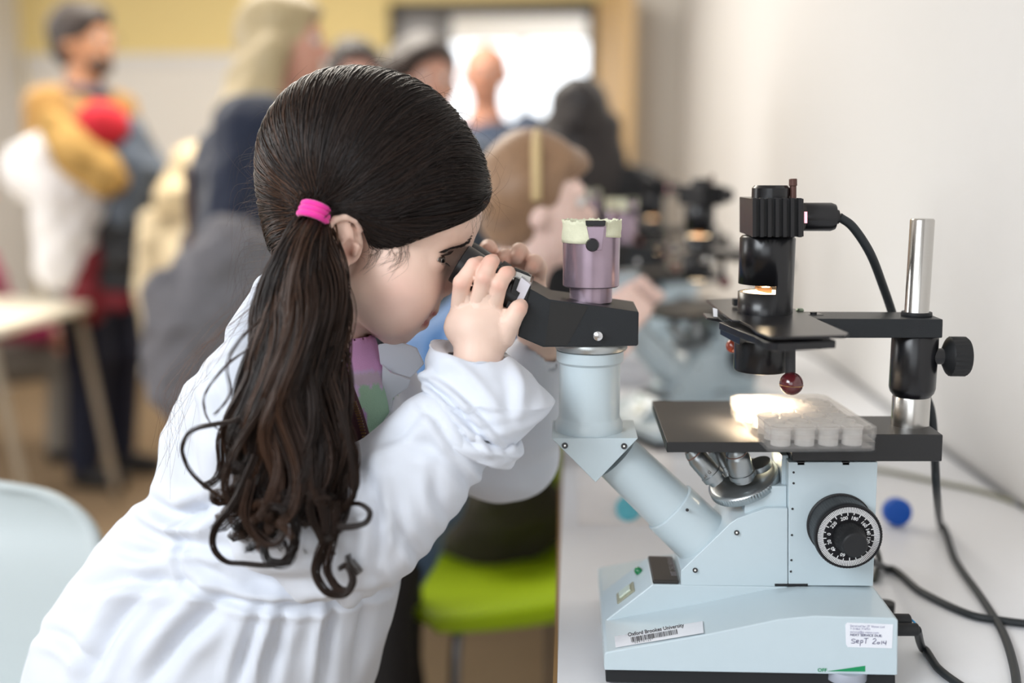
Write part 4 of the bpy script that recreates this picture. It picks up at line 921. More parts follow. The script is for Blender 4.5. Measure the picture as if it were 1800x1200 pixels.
def polyd(x, y, pts):
    d = np.full(len(x), 1e9); tt_ = np.zeros(len(x)); sgn = np.zeros(len(x)); p = smooth_path(pts, 6 * len(pts)); L = len(p) - 1
    for i in range(L):
        a, b = p[i], p[i + 1]; e = b - a; t = np.clip(((x - a[0]) * e[0] + (y - a[1]) * e[1]) / (e @ e), 0, 1); dx = x - a[0] - t * e[0]; dy = y - a[1] - t * e[1]; q = np.hypot(dx, dy); k = q < d
        d = np.where(k, q, d); tt_ = np.where(k, (i + t) / L, tt_); sgn = np.where(k, np.sign(e[0] * dy - e[1] * dx), sgn)
    return d, tt_, sgn
def folds(v, f, specs, ymax, wr=.0011, seed=3):
    n = vnormals(v, f); x, y = to_px(v); near_ = np.clip((ymax - v[:, 1]) / .03, 0, 1); disp = np.zeros(len(v))
    for pts, wd, h in specs:
        d, t, sg = polyd(x, y, pts); env = np.sin(np.pi * np.clip(t * .9 + .05, 0, 1)) ** .6; u = d / wd
        core = -np.exp(-(u * 2.4) ** 2); lip = .75 * np.exp(-((u - 1.0) * 1.9) ** 2) * np.where(sg > 0, 1.0, .55)
        disp += h * .0015 * env * (core + lip) * near_
    r_ = np.random.default_rng(seed)
    for _ in range(9):
        k = r_.normal(size=3); k /= np.linalg.norm(k); k2 = r_.normal(size=3); fr = r_.uniform(25, 75); ph = r_.uniform(0, 6)
        disp += wr * .45 * np.sin(v @ k * fr + ph + 2.2 * np.sin(v @ k2 * fr * .35 + ph))
    return (v + n * disp[:, None]).astype(np.float32)
FS = [([(262, 880), (300, 905), (345, 900), (380, 880)], 26, 7), ([(235, 923), (280, 942), (330, 955), (400, 960)], 24, 3.5), ([(150, 1032), (210, 1020), (270, 1022), (325, 1024)], 26, 4),
      ([(275, 1020), (235, 1060), (200, 1100), (175, 1150), (150, 1205)], 30, 5), ([(395, 1052), (350, 1092), (312, 1130), (262, 1200)], 34, 7), ([(462, 1070), (445, 1110), (425, 1170), (415, 1210)], 24, 4),
      ([(502, 1066), (490, 1110), (475, 1165), (470, 1210)], 26, 4.5), ([(590, 1058), (578, 1110), (566, 1210)], 20, 5), ([(640, 1050), (640, 1100), (620, 1190)], 22, 3),
      ([(322, 905), (318, 960), (322, 1025)], 12, 2.2), ([(325, 1020), (370, 1046), (440, 1060), (520, 1064), (600, 1054), (680, 1036)], 16, 4),
      ([(350, 860), (345, 910), (325, 960)], 26, 2.5), ([(330, 640), (380, 690), (390, 760)], 30, 2.5), ([(300, 740), (330, 790), (340, 850)], 26, 2.5),
      ([(636, 800), (655, 860), (668, 930), (660, 1010)], 26, 5), ([(612, 790), (636, 850), (640, 900)], 20, 4), ([(700, 930), (722, 960), (735, 985)], 22, 3), ([(690, 860), (700, 920), (690, 990)], 24, 3),
      ([(790, 800), (812, 830), (830, 862)], 22, 3), ([(760, 830), (770, 880), (790, 915)], 22, 2.5), ([(700, 770), (760, 790), (800, 840)], 30, 2.5), ([(640, 790), (700, 760), (745, 722)], 24, 2.5),
      ([(400, 990), (470, 1020), (560, 1025)], 24, 3), ([(340, 985), (400, 1015), (470, 1035)], 20, 2.5), ([(740, 715), (765, 735), (800, 790), (850, 830)], 16, 2.5),
      ([(60, 1110), (110, 1120), (170, 1170)], 24, 3), ([(190, 960), (250, 975), (300, 965)], 22, 2.5)]
cv2 = folds(cv2, cf2, FS, .90)
cotton = mat('white_cotton', hexc('d8dde7'), .78, var=.015, vscale=40, bump=.12, bscale=1800, sheen=.25, spec=.25)
coat = obj('lab_coat', (cv2, cf2), cotton, girl, smooth=180)
# turned-back cuff of the near sleeve
def loft(rings, n=72, k=None, spin=None):
    R_ = []; k = k or 8 * (len(rings) - 1)
    lin = lambda q: np.stack([np.interp(np.linspace(0, len(q) - 1, k), np.arange(len(q)), np.array(q)[:, i]) for i in range(len(q[0]))], 1); A = lin([tuple(P(*a, Y)) for a, b, Y, d in rings]); Bq = lin([tuple(P(*b, Y)) for a, b, Y, d in rings]); D = lin([(d,) for a, b, Y, d in rings])[:, 0]
    v = []; f = []
    for i in range(k):
        c = (A[i] + Bq[i]) / 2; h = (Bq[i] - A[i]) / 2
        for j in range(n):
            a_ = 2 * math.pi * j / n; w_ = 1 + .018 * math.sin(3 * a_ + i * .25) + .012 * math.sin(7 * a_ + i * .5); sq = lambda q: math.copysign(abs(q) ** .9, q)
            v.append(c + h * sq(math.cos(a_)) * w_ + np.array([0, D[i] * sq(math.sin(a_)) * w_, 0]))
    for i in range(k - 1):
        for j in range(n): f.append((i * n + j, i * n + (j + 1) % n, (i + 1) * n + (j + 1) % n, (i + 1) * n + j))
    return np.array(v), np.array(f)
ck = [((785, 625), (870, 650), .846, .028), ((762, 607), (889, 633), .846, .035), ((757, 604), (893, 629), .845, .038), ((745, 640), (936, 662), .838, .044), ((739, 674), (974, 707), .830, .048), ((747, 690), (944, 742), .826, .048), ((757, 701), (908, 780), .822, .045), ((770, 706), (884, 768), .822, .040)]
lv_, lf_ = loft(ck, 96, 90)
lv_ = folds(lv_, lf_, [([(745, 660), (790, 690), (840, 740), (885, 790)], 13, 3.5), ([(742, 680), (770, 700), (800, 735), (850, 790)], 10, 3), ([(760, 625), (800, 640), (850, 690), (890, 750)], 26, 2.0), ([(895, 640), (915, 680), (912, 740)], 22, 2.5), ([(752, 650), (742, 665), (752, 690)], 10, 2.5)], .86, wr=.0006, seed=5)
obj('cuff', (lv_, lf_), cotton, coat, smooth=180, recalc=True, solid=.0012)
sk = [((748, 700), (893, 768), .822, .044), ((738, 696), (915, 776), .822, .047), ((734, 708), (921, 793), .821, .049), ((742, 722), (897, 817), .820, .047), ((764, 722), (872, 800), .820, .042)]
sv_, sf_ = loft(sk, 96, 40); sv_ = folds(sv_, sf_, [([(780, 720), (820, 745), (860, 800)], 12, 2.5), ([(850, 745), (890, 770), (905, 800)], 10, 2)], .86, wr=.0006, seed=8)
obj('cuff_fold', (sv_, sf_), cotton, coat, smooth=180, recalc=True, solid=.0012)
# collar and lapels
def sheet(pts, Y, th, bend=0.):
    a = [P(x, y, Y + bend * (x - pts[0][0]) / 60) for x, y in pts]; n = len(a)
    v = [(p.x, p.y, p.z) for p in a] + [(p.x, p.y + th, p.z) for p in a]
    return v, [list(range(n)), list(range(2 * n - 1, n - 1, -1))] + [[i, i + n, (i + 1) % n + n, (i + 1) % n] for i in range(n)]
obj('lapel', sheet([(672, 640), (686, 655), (722, 668), (716, 682), (690, 700), (682, 745), (668, 752)], .868, .003, 0), cotton, coat, bevel=.0008, recalc=True)
obj('collar', sheet([(664, 606), (700, 600), (732, 612), (745, 640), (722, 664), (690, 655), (668, 640)], .874, .004, 0), cotton, coat, bevel=.001, recalc=True)
# jumper underneath, dark zipped jacket edge
S2 = SDF(); S2.chain([(g(600, 612, 0), k_(64)), (g(590, 700, 0), k_(110)), (g(570, 800, 0), k_(140))], .012); S2.cone(g(600, 500), g(598, 604), k_(60), k_(54), .003, 's')
jv, jf = S2.mesh((P(380, 800, .89).x, .78, P(600, 900, .89).z), (P(740, 800, .89).x, 1.0, P(600, 560, .89).z), .0030)
jx, jy = to_px(jv); jc = np.tile(np.array(hexc('d3b7dc')), (len(jv), 1)); jc[jy < 650] = hexc('dba6d6')
mk = (jy > 676 + 8 * np.sin(jx * .35)) & (jx > 632 - (jy - 680) * .1); jc[mk] = hexc('a3c7ac')
mk = (jy > 655) & (jy < 676) & (jx > 615); jc[mk] = hexc('c9b6c8')
mk = (jy > 720) & (jx < 645); jc[mk] = hexc('b88fc4')
obj('jumper', (jv, jf), mat('jumper_knit', (.6, .4, .6), .9, attr='col', bump=.5, bscale=900), girl, smooth=180, col=jc, label='pink, lilac and green jumper')
jk = obj('jacket_edge', tube([P(592, 640, .835), P(604, 680, .829), P(620, 730, .824), (P(636, 785, .822))], [.006, .008, .009, .009], 12), mat('jacket_dark', hexc('3a1620'), .8, bump=.4), girl, smooth=180, label='dark red and black jacket edge')
zp_ = smooth_path([P(622, 706, .812), P(632, 735, .811), P(642, 772, .811)], 15)
for q in zp_: obj('zip_tooth', box(q[0] - .0018, q[0] + .0018, q[1] - .001, q[1] + .001, q[2] - .0005, q[2] + .0005), mat('brass', hexc('9c7c4a'), .35, .9), jk, smooth=0)
# trousers and shoes below the coat (outside the frame)
T_ = SDF()
hx_ = g(330, 1500)
for s in (-1, 1): T_.cone((hx_.x, YC + .06 * s, .62), (hx_.x + .02, YC + .08 * s, .08), .075, .045, .02)
tv, tf = T_.mesh((hx_.x - .2, .68, .03), (hx_.x + .2, 1.12, .74), .012); obj('trousers', (tv, tf), mat('navy_cloth', hexc('2a3145'), .85), girl, smooth=180)
for s in (-1, 1): obj('shoe', sphere((hx_.x + .05, YC + .08 * s, .045), .045, 24, (2.2, .9, .98)), rubber, girl, smooth=180)
# ============================================================ well plate on the stage
CH = 5; a0 = math.radians(5.0); pc = Vector((P(1440, 793, .805).x - .0005, .8685, ZS + .0004)); pc.x = P(1440, 745, .805).x - .002
def rot(p): x, y = p; return (pc.x + x * math.cos(a0) - y * math.sin(a0), pc.y + x * math.sin(a0) + y * math.cos(a0))
clear = mat('clear_plastic', (.96, .96, .96), .04, trans=1.0, ior=1.42, var=0, spec=.6)
cl = clear.node_tree; bs = cl.nodes['Principled BSDF']; out = cl.nodes['Material Output']; tr = cl.nodes.new('ShaderNodeBsdfTransparent'); tr.inputs[0].default_value = (.98, .97, .96, 1); dfz = cl.nodes.new('ShaderNodeBsdfTranslucent'); gs = cl.nodes.new('ShaderNodeBsdfGlossy'); gs.inputs['Roughness'].default_value = .06; dif = cl.nodes.new('ShaderNodeBsdfDiffuse')
m1 = cl.nodes.new('ShaderNodeMixShader'); m2 = cl.nodes.new('ShaderNodeMixShader'); m3 = cl.nodes.new('ShaderNodeMixShader'); fr_ = cl.nodes.new('ShaderNodeFresnel'); fr_.inputs[0].default_value = 1.6
m1.inputs[0].default_value = .5; cl.links.new(dfz.outputs[0], m1.inputs[1]); cl.links.new(dif.outputs[0], m1.inputs[2])
m2.inputs[0].default_value = .24; cl.links.new(tr.outputs[0], m2.inputs[1]); cl.links.new(m1.outputs[0], m2.inputs[2])
geo_ = cl.nodes.new('ShaderNodeNewGeometry'); mb_ = cl.nodes.new('ShaderNodeMath'); mb_.operation = 'SUBTRACT'; mb_.use_clamp = True; cl.links.new(fr_.outputs[0], mb_.inputs[0]); cl.links.new(geo_.outputs['Backfacing'], mb_.inputs[1]); cl.links.new(mb_.outputs[0], m3.inputs[0]); cl.links.new(m2.outputs[0], m3.inputs[1]); cl.links.new(gs.outputs[0], m3.inputs[2]); cl.links.new(m3.outputs[0], out.inputs[0])
wpl = thing('well_plate', (pc.x, pc.y, ZS), 'clear plastic 24-well culture plate with lid lying on the black stage', 'well plate')
def tray(hx_, hy_, z0, z1, wall, floor, cc=.006):
    """open-topped tray with cut corners (or lid, when floor > z0)"""
    def outl(hx, hy, c): return [(-hx + c, -hy), (hx - c, -hy), (hx, -hy + c), (hx, hy - c), (hx - c, hy), (-hx + c, hy), (-hx, hy - c), (-hx, -hy + c)]
    o = [rot(p) for p in outl(hx_, hy_, cc)]; i = [rot(p) for p in outl(hx_ - wall, hy_ - wall, cc)]; n = 8
    up_ = floor > (z0 + z1) / 2
    zo_, zi = (z0, z1)
    v = [(x, y, z0) for x, y in o] + [(x, y, z1) for x, y in o] + [(x, y, z0) for x, y in i] + [(x, y, z1) for x, y in i]
    f = []
    for j in range(n):
        k = (j + 1) % n; f += [(j, k, n + k, n + j), (2 * n + j, 3 * n + j, 3 * n + k, 2 * n + k), (n + j, n + k, 3 * n + k, 3 * n + j), (j, 2 * n + j, 2 * n + k, k)]
    b0 = len(v); v += [(x, y, floor) for x, y in i] + [(x, y, floor + .0012) for x, y in i]; f += [list(range(b0 + n - 1, b0 - 1, -1)), list(range(b0 + n, b0 + 2 * n))]
    return v, f
haze = clear.copy(); haze.name = 'hazy_plastic'; haze.node_tree.nodes['Mix Shader.001'].inputs[0].default_value = .65
clear.node_tree.nodes['Mix Shader.001'].inputs[0].default_value = .07; haze.node_tree.nodes['Fresnel'].inputs[0].default_value = 1.4; clear.node_tree.nodes['Fresnel'].inputs[0].default_value = 1.3
tb = obj('plate_base', tray(.0425, .0635, ZS + .0003, ZS + .0135, .0012, ZS + .0012, .004), clear, wpl, smooth=0, bevel=.0003)
ld = obj('plate_lid', tray(.0440, .0650, ZS + .0100, ZS + .0185, .0012, ZS + .0170, .007), clear, wpl, smooth=0, bevel=.0003)
lr2 = obj('lid_rim', tray(.0405, .0615, ZS + .0187, ZS + .0195, .0010, ZS + .0182, .006), clear, wpl, smooth=0)
for i in range(4):
    for j in range(6):
        x, y = rot((-.0285 + i * .019, -.0475 + j * .019))
        obj('well', lathe([(.0078, 0), (.0079, .013), (.0086, .013), (.0086, .0148), (.0079, .0148), (.0076, .0148), (.0074, .0008)], (x, y, ZS + .0022), (0, 0, 1), 28), haze, wpl, smooth=60)
# the microscope's own lamp
sp = bpy.data.lights.new('condenser_light', 'SPOT'); sp.energy = 12; sp.color = (1, .80, .55); sp.spot_size = 2.3; sp.spot_blend = 1.0; sp.shadow_soft_size = .010
so = bpy.data.objects.new('condenser_light', sp); COL.objects.link(so); so.location = (lx - .0018, LY, zl(659.5, R_) - .006)
pl_ = bpy.data.lights.new('slot_light', 'POINT'); pl_.energy = .05; pl_.color = (1, .78, .5); pl_.shadow_soft_size = .004
po = bpy.data.objects.new('slot_light', pl_); COL.objects.link(po); po.location = (lx, LY, zl(508, R_))
pn = bpy.data.lights.new('nosepiece_light', 'POINT'); pn.energy = .05; pn.color = (1, .8, .55); pn.shadow_soft_size = .006
po = bpy.data.objects.new('nosepiece_light', pn); COL.objects.link(po); po.location = P(1342, 808, .900)
# ============================================================ cables and small things on the bench
def cable(name, pts, r, mt, label, cat='cable', Z=None, **k):
    q = smooth_path([P(*p) for p in pts], 20 * len(pts)); q[:, 2] = np.where((q[:, 1] < 2.6), np.maximum(q[:, 2], TZ + r + .0003), q[:, 2]); return obj(name, tube(q, r, 12, len(q)), mt, smooth=180, label=label, cat=cat, **k)
def on(px, py, r): q = PZ(px, py, TZ + r + .0004); return (px, py, q.y)
cb = mat('cable_black', hexc('1f2427'), .5)
cable('lamp_cable', [(1475, 381, .895), (1500, 400, .897), (1530, 446, .905), (1553, 505, .925), (1569, 552, .935), (1590, 620, .945), (1625, 690, .945), (1638, 730, .945), (1643, 800, .948), (1647, 870, .965), on(1654, 925, .0037), on(1680, 985, .0037), on(1725, 1050, .0037), on(1762, 1110, .0037), on(1782, 1170, .0037), on(1790, 1230, .0037)], .0037, cb, 'black lamp cable from the lamp housing down behind the stage arm to the front corner')
cable('power_cable', [(1530, 985, .93), on(1560, 1000, .0036), on(1620, 1040, .0036), on(1700, 1078, .0036), on(1760, 1090, .0036), on(1830, 1099, .0036)], .0036, cb, 'black cable from behind the focus housing running right to the picture edge')
cable('supply_cable', [(1612, 1106, .822), on(1622, 1140, .0034), on(1650, 1175, .0034), on(1690, 1205, .0034), on(1740, 1235, .0034)], .0034, cb, 'short black cable from the plugs on the right end of the microscope base')
cable('looped_cable', [on(1536, 1020, .003), on(1546, 990, .003), (1540, 965, .95), (1530, 950, .95)], .003, mat('cable_olive', hexc('3d4038'), .55), 'dark olive cable loop just behind the focus housing')
cable('grey_cable', [on(1470, 815, .003), on(1560, 828, .003), on(1640, 845, .003), on(1720, 862, .003), on(1790, 885, .003), on(1860, 915, .003)], .003, mat('cable_khaki', hexc('8a8874'), .6), 'thin khaki grey cable crossing the bench behind the blue cap')
cable('wall_cable', [(1380, 600, 2.3)[:2] + (PZ(1380, 600, TZ + .005).y,), on(1440, 628, .004), on(1560, 715, .004), on(1640, 775, .004), on(1720, 834, .004), on(1795, 888, .004)], .0035, mat('cable_grey', hexc('77787c'), .6), 'grey cable lying along the foot of the white wall')
q = PZ(1577, 925, TZ); bc = thing('bottle_cap', (q.x, q.y, TZ), 'blue plastic screw cap standing on edge beside the focus knob', 'cap')
blue = mat('blue_plastic', hexc('0a55b8'), .45)
rC = m(25, q.y); ax_ = Vector((.1, -1, .12)).normalized()
obj('cap_shell', lathe([(rC - .0008, -.010), (rC, -.009), (rC, .002), (rC - .0006, .003), (rC - .001, .0032)], (q.x, q.y, TZ + rC * 1.0 + .0010), ax_, 60, knurl=(1, 2), kn_r=.0004), blue, bc)
# paper sheet and teal disc on the bench behind the diagonal tube
def flat(name, pts, Z, th, mt, **k): return obj(name, platepx(pts, Z, th), mt, smooth=0, **k)
ps = flat('paper_sheet', [(1016, 922), (1190, 922), (1180, 780), (1012, 780)], TZ + .0008, .0005, mat('paper', hexc('dcd9d8'), .8), label='printed sheet of paper on the bench behind the diagonal tube', cat='paper')
tl_ = [(1105 + 22 * math.cos(a), 890 + 20 * math.sin(a)) for a in np.linspace(0, 6.2, 24)]
flat('lid', tl_, TZ + .005, .004, mat('teal', hexc('4fb3c6'), .4), label='small pale teal round lid on the paper sheet', cat='lid')
# ============================================================ people in the background
def figure(label, X, Y, H, ang, hairc, top, legs, skinc='d8a88c', style='short', long_=0., armL=None, armR=None, lean=0., kneel=False, shoes='1f1c1c', head_tilt=0., name='person', bulk=1., skirt=None, vox=.009, beard=None, headband=None, glasses=False, elbows=None, collar=None):
    """one standing (or seated) person: local frame x = facing, z up, scaled by H"""
    t = thing(name, (X, Y, 0), label, 'person'); ca, sa = math.cos(ang), math.sin(ang)
    Rz = np.array([[ca, -sa, 0], [sa, ca, 0], [0, 0, 1]])
    def W(x, y, z, ref=None): v = Rz @ np.array([x * H, y * H, z * H]); return (X + v[0], Y + v[1], v[2])
    seat = kneel; dz = -.235 if seat else 0
    ln = lambda x, z: (x + lean * max(0, min(z, .86 + dz) - .52 - dz), z)
    def L(x, y, z): x, z = ln(x, z); return W(x, y, z)
    r = lambda q: q * H
    J = dict(pel=(0, 0, .53 + dz), chest=(0, 0, .72 + dz), neck=(0, 0, .84 + dz), head=(.012, 0, .935 + dz))
    sh = {s: (-.005, s * .105, .795 + dz) for s in (-1, 1)}
    el = {1: armL[0] if armL else (-.01, .135, .62), -1: armR[0] if armR else (-.01, -.135, .62)}; wr = {1: armL[1] if armL else (.03, .13, .47), -1: armR[1] if armR else (.03, -.13, .47)}
    el = {s: (v[0], v[1], v[2] + dz) for s, v in el.items()}; wr = {s: (v[0], v[1], v[2] + dz) for s, v in wr.items()}
    hip = {s: (0, s * .05, .50 + dz) for s in (-1, 1)}
    kn = {s: ((.23, s * .06, .275) if seat else (.012, s * .055, .28)) for s in (-1, 1)}; an = {s: ((.20, s * .06, .04) if seat else (-.01, s * .06, .04)) for s in (-1, 1)}
    b = SDF(); hx, hy_, hz = J['head']
    b.ell(L(hx - .008, 0, hz + .012), (r(.054), r(.054), r(.056)), r(.01)); b.ell(L(hx + .012, 0, hz - .018), (r(.040), r(.040), r(.052)), r(.015))
    b.cone(L(hx + .046, 0, hz + .004), L(hx + .058, 0, hz - .014), r(.006), r(.009), r(.006)); b.ell(L(hx + .030, 0, hz - .056), (r(.017),) * 3, r(.012))
    b.cone(L(hx + .047, -.010, hz - .034), L(hx + .047, .010, hz - .034), r(.006), r(.006), r(.004)); b.cone(L(hx + .044, -.022, hz + .016), L(hx + .044, .022, hz + .016), r(.008), r(.008), r(.008))
    for s in (-1, 1):
        b.ell(L(hx - .004, .050 * s, hz - .010), (r(.012), r(.010), r(.018)), r(.004)); b.ell(L(hx + .050, .019 * s, hz + .002), (r(.009), r(.009), r(.006)), r(.006), 's')
    b.cone(L(-.002, 0, .80 + dz), L(hx - .008, 0, hz - .04), r(.036), r(.034), r(.015))
    b.chain([(L(*J['pel']), r(.066)), (L(*J['chest']), r(.072)), (L(-.002, 0, .80 + dz), r(.05))], r(.03))
    for s in (-1, 1):
        b.chain([(L(*sh[s]), r(.036)), (L(*el[s]), r(.026)), (L(*wr[s]), r(.018))], r(.012))
        e_, w_ = np.array(el[s]), np.array(wr[s]); d = (w_ - e_) / np.linalg.norm(w_ - e_); up_ = np.array([0, s, .2]); sd = np.cross(d, up_); sd /= np.linalg.norm(sd)
        b.chain([(L(*w_), r(.018)), (L(*(w_ + d * .045)), r(.023))], r(.008))
        for q in range(4): f0 = w_ + d * .045 + sd * (.020 - .0135 * q); f1 = f0 + d * .032 - up_ * s * 0 + np.array([0, -s * .006, 0]); f2 = f1 + d * .016 + np.array([0, -s * .012, 0]); b.chain([(L(*f0), r(.0075)), (L(*f1), r(.0066)), (L(*f2), r(.0055))], r(.002))
        b.chain([(L(*(w_ + d * .015 + sd * .018)), r(.009)), (L(*(w_ + d * .035 + sd * .036)), r(.0075)), (L(*(w_ + d * .055 + sd * .038)), r(.006))], r(.004))
        b.chain([(L(*hip[s]) if not seat else L(*hip[s]), r(.055)), (W(*kn[s]), r(.036)), (W(*an[s]), r(.024))], r(.02))
    lo = np.array([X, Y, 0]) - np.array([.48 * H, .48 * H, -.02]); hi = np.array([X, Y, 0]) + np.array([.48 * H, .48 * H, 1.03 * H])
    v, f = b.mesh(lo, hi, vox, newton=1); obj('body', (v, f), mat('skin_' + skinc, hexc(skinc), .5, sss=.1), t, smooth=180)
    for s in (-1, 1):
        c = L(hx + .0455, .0195 * s, hz + .003); ey = obj('eye', sphere(c, r(.0075), 14), mat('eye_white', (.7, .68, .66), .2), t, smooth=180); c2 = L(hx + .0505, .0197 * s, hz + .003); obj('iris', sphere(c2, r(.0038), 10), mat('pupil', (.01, .01, .01), .1), ey, smooth=180)
    # clothes
    c = SDF(); bk = bulk
    c.chain([(L(0, 0, .49 + dz), r(.080 * bk)), (L(0, 0, .56 + dz), r(.078 * bk)), (L(*J['chest']), r(.084 * bk)), (L(-.004, 0, .795 + dz), r(.058))], r(.03))
    for s in (-1, 1):
        c.ell(L(0, .055 * s, .74 + dz), (r(.06), r(.06), r(.07)), r(.03)); c.chain([(L(*sh[s]), r(.046 * bk)), (L(*el[s]), r(.037 * bk)), (L(*(np.array(wr[s]) * .94 + np.array(el[s]) * .06)), r(.027 * bk))], r(.012))
    zcut_ = (.845 + dz); c.cone(L(.004, 0, .80 + dz), L(.01, 0, .90 + dz), r(.040), r(.044), r(.006), 's')
    if skirt: c.cone(L(0, 0, .50 + dz), W(0, 0, skirt), r(.085), r(.10), r(.03))
    v, f = c.mesh(lo, hi, vox); v = folds(v, f, [], 99, wr=.004, seed=int(H * 1000) % 97); obj('top', (v, f), mat('cloth_' + top, hexc(top), .9, var=.12, vscale=25, bump=.3, bscale=300, sheen=.3), t, smooth=180)
    if collar: obj('collar', torus_at(L(.0, 0, .832 + dz), r(.042), r(.014)), mat('cloth_' + collar, hexc(collar), .9), t, smooth=180)
    p = SDF()
    for s in (-1, 1): p.chain([(L(*hip[s]), r(.062)), (W(*kn[s]), r(.045)), (W(an[s][0], an[s][1], an[s][2] + .015), r(.034))], r(.02))
    p.cone(L(0, 0, .52 + dz), L(0, 0, .50 + dz), r(.078), r(.078), r(.03)); v, f = p.mesh(lo, hi, vox); obj('trousers', (v, f), mat('cloth_' + legs, hexc(legs), .9, var=.1, vscale=25), t, smooth=180)
    for s in (-1, 1):
        ax0, ay0, az0 = an[s]; sh_ = SDF(); sh_.cone(W(ax0 - .01, ay0, .026), W(ax0 + .085, ay0 * 1.1, .022), r(.026), r(.021), r(.01)); sh_.cone(W(ax0, ay0, .03), W(ax0, ay0, .055), r(.025), r(.025), r(.01))
        a_ = W(ax0 + .03, ay0, 0); v, f = sh_.mesh((a_[0] - .2, a_[1] - .2, .003), (a_[0] + .2, a_[1] + .2, .2), .008); obj('shoe', (v, f), mat('shoe_' + shoes, hexc(shoes), .5), t, smooth=180)
    # hair
    h = SDF()
    if style != 'bald':
        h.ell(L(hx - .016, 0, hz + .022), (r(.062), r(.062), r(.060)), r(.01)); h.ell(L(hx - .030, 0, hz - .005), (r(.046), r(.058), r(.052)), r(.015)); h.ell(L(hx + .018, 0, hz + .046), (r(.038), r(.046), r(.026)), r(.015))
        h.ell(L(hx + .058, 0, hz - .012), (r(.044), r(.040), r(.052)), r(.008), 's')
        for s in (-1, 1): h.ell(L(hx + .016, s * .055, hz - .035), (r(.030), r(.022), r(.034)), r(.008), 's')
        if long_:
            for q in range(-4, 5):
                y0 = q * .0135; x0 = -.045 + .035 * (abs(q) / 4) ** 2
                h.chain([(L(hx + x0, y0, hz - .01), r(.026)), (L(hx + x0 - .030, y0 * 1.35, hz - long_ * .55), r(.030)), (L(hx + x0 - .038 + .006 * (q % 2), y0 * 1.5, hz - long_), r(.016))], r(.010))
            for s in (-1, 1): h.chain([(L(hx - .012, .054 * s, hz), r(.016)), (L(hx - .016, .074 * s, hz - .09), r(.020)), (L(hx + .004, .100 * s, hz - long_ * .9), r(.013))], r(.008))
    else:
        h.ell(L(hx - .030, 0, hz - .012), (r(.036), r(.0575), r(.026)), r(.01))
        h.ell(L(hx + .03, 0, hz - .01), (r(.04), r(.07), r(.05)), r(.008), 's')
    v, f = h.mesh(lo, hi, vox * .8)
    ho = obj('hair', (folds(v, f, [], 99, wr=.0035, seed=5), f), mat('hair_' + hairc, hexc(hairc), .5, var=.3, vscale=30, stretch=(6, 6, .7), sheen=.2), t, smooth=180)
    if beard:
        q = SDF(); q.ell(L(hx + .030, 0, hz - .046), (r(.026), r(.034), r(.024)), r(.01)); q.cone(L(hx + .048, 0, hz - .034), L(hx + .048, 0, hz - .033), r(.0085), r(.0085), r(.002), 's')
        v, f = q.mesh(lo, hi, vox * .8); obj('beard', (v, f), mat('hair_' + beard, hexc(beard), .6, var=.3), t, smooth=180)
    if glasses:
        gm = mat('glasses_frame', hexc('2e2a2a'), .3)
        pts = [(L(hx + .058, .019 * s + .015 * math.cos(a), hz + .004 + .012 * math.sin(a))) for s in (1,) for a in np.linspace(0, 6.28, 20)]; gs_ = obj('glasses', tube(pts, .0014, 6, 40), gm, t, smooth=180)
        obj('glasses_rim', tube([(L(hx + .058, -.019 + .015 * math.cos(a), hz + .004 + .012 * math.sin(a))) for a in np.linspace(0, 6.28, 20)], .0014, 6, 40), gm, gs_, smooth=180)
        for s in (-1, 1): obj('temple', tube([L(hx + .056, .034 * s, hz + .006), L(hx + .03, .052 * s, hz + .006), L(hx - .006, .056 * s, hz - .0)], .0013, 6), gm, gs_, smooth=180)
    if headband: obj('headband', tube([L(hx - .006 + .010 * 0, .064 * math.cos(a), hz + .016 + .068 * math.sin(a)) for a in np.linspace(-.15, math.pi + .15, 24)], r(.0065), 10, 60), mat('band_' + headband, hexc(headband), .6), t, smooth=180)
    return t, L
def torus_at(c, R, r, n=32, k=10):
    v = []; f = []
    for i in range(n):
        a_ = 2 * math.pi * i / n
        for j in range(k): b_ = 2 * math.pi * j / k; v.append((c[0] + (R + r * math.cos(b_)) * math.cos(a_), c[1] + (R + r * math.cos(b_)) * math.sin(a_), c[2] + r * math.sin(b_)))
    for i in range(n):
        for j in range(k): f.append((i * k + j, ((i + 1) % n) * k + j, ((i + 1) % n) * k + (j + 1) % k, i * k + (j + 1) % k))
    return v, f
def PX(px, Y, py=300): return P(px, py, Y).x
D = math.radians
man, ML = figure('man in ochre jacket and dark jeans with glasses and beard holding a heap of coats', PX(156, 3.75), 3.75, 1.71, D(-12), '2a201c', '9a7338', '1e2233', skinc='b98766', beard='4a382f', glasses=True, collar='3e465c',
    armL=((.05, .13, .63), (.17, .06, .60)), armR=((.04, -.14, .62), (.17, -.08, .57)), bulk=1.12)
# what he carries: every garment its own thing
def heap(name, blobs, mt, label, cat, vox=.010, wr=.005, seed=4, **k):
    s = SDF(); lo = np.array([9., 9, 9]); hi = -lo
    for ps, rs in blobs:
        q = [P(*p) for p in ps]
        for a in q: lo = np.minimum(lo, np.array(a) - .25); hi = np.maximum(hi, np.array(a) + .25)
        if len(q) == 1: s.ell(q[0], rs, .03)
        else: s.chain(list(zip(q, rs)), .03)
    v, f = s.mesh(lo, hi, vox); v = folds(v, f, [], 99, wr=wr, seed=seed); return obj(name, (v, f), mt, smooth=180, label=label, cat=cat, **k)
heap('folded_coat', [([(60, 300, 3.45), (95, 250, 3.42)], (.09, .05)), ([(60, 300, 3.45), (110, 330, 3.42)], (.10, .09)), ([(110, 350, 3.43), (105, 470, 3.43)], (.09, .08)), ([(150, 340, 3.44), (135, 455, 3.44)], (.08, .07))], mat('cream_cloth', hexc('dcd8d8'), .9, bump=.3), 'white coat bunched over the arm of the man in ochre', 'coat', seed=8)
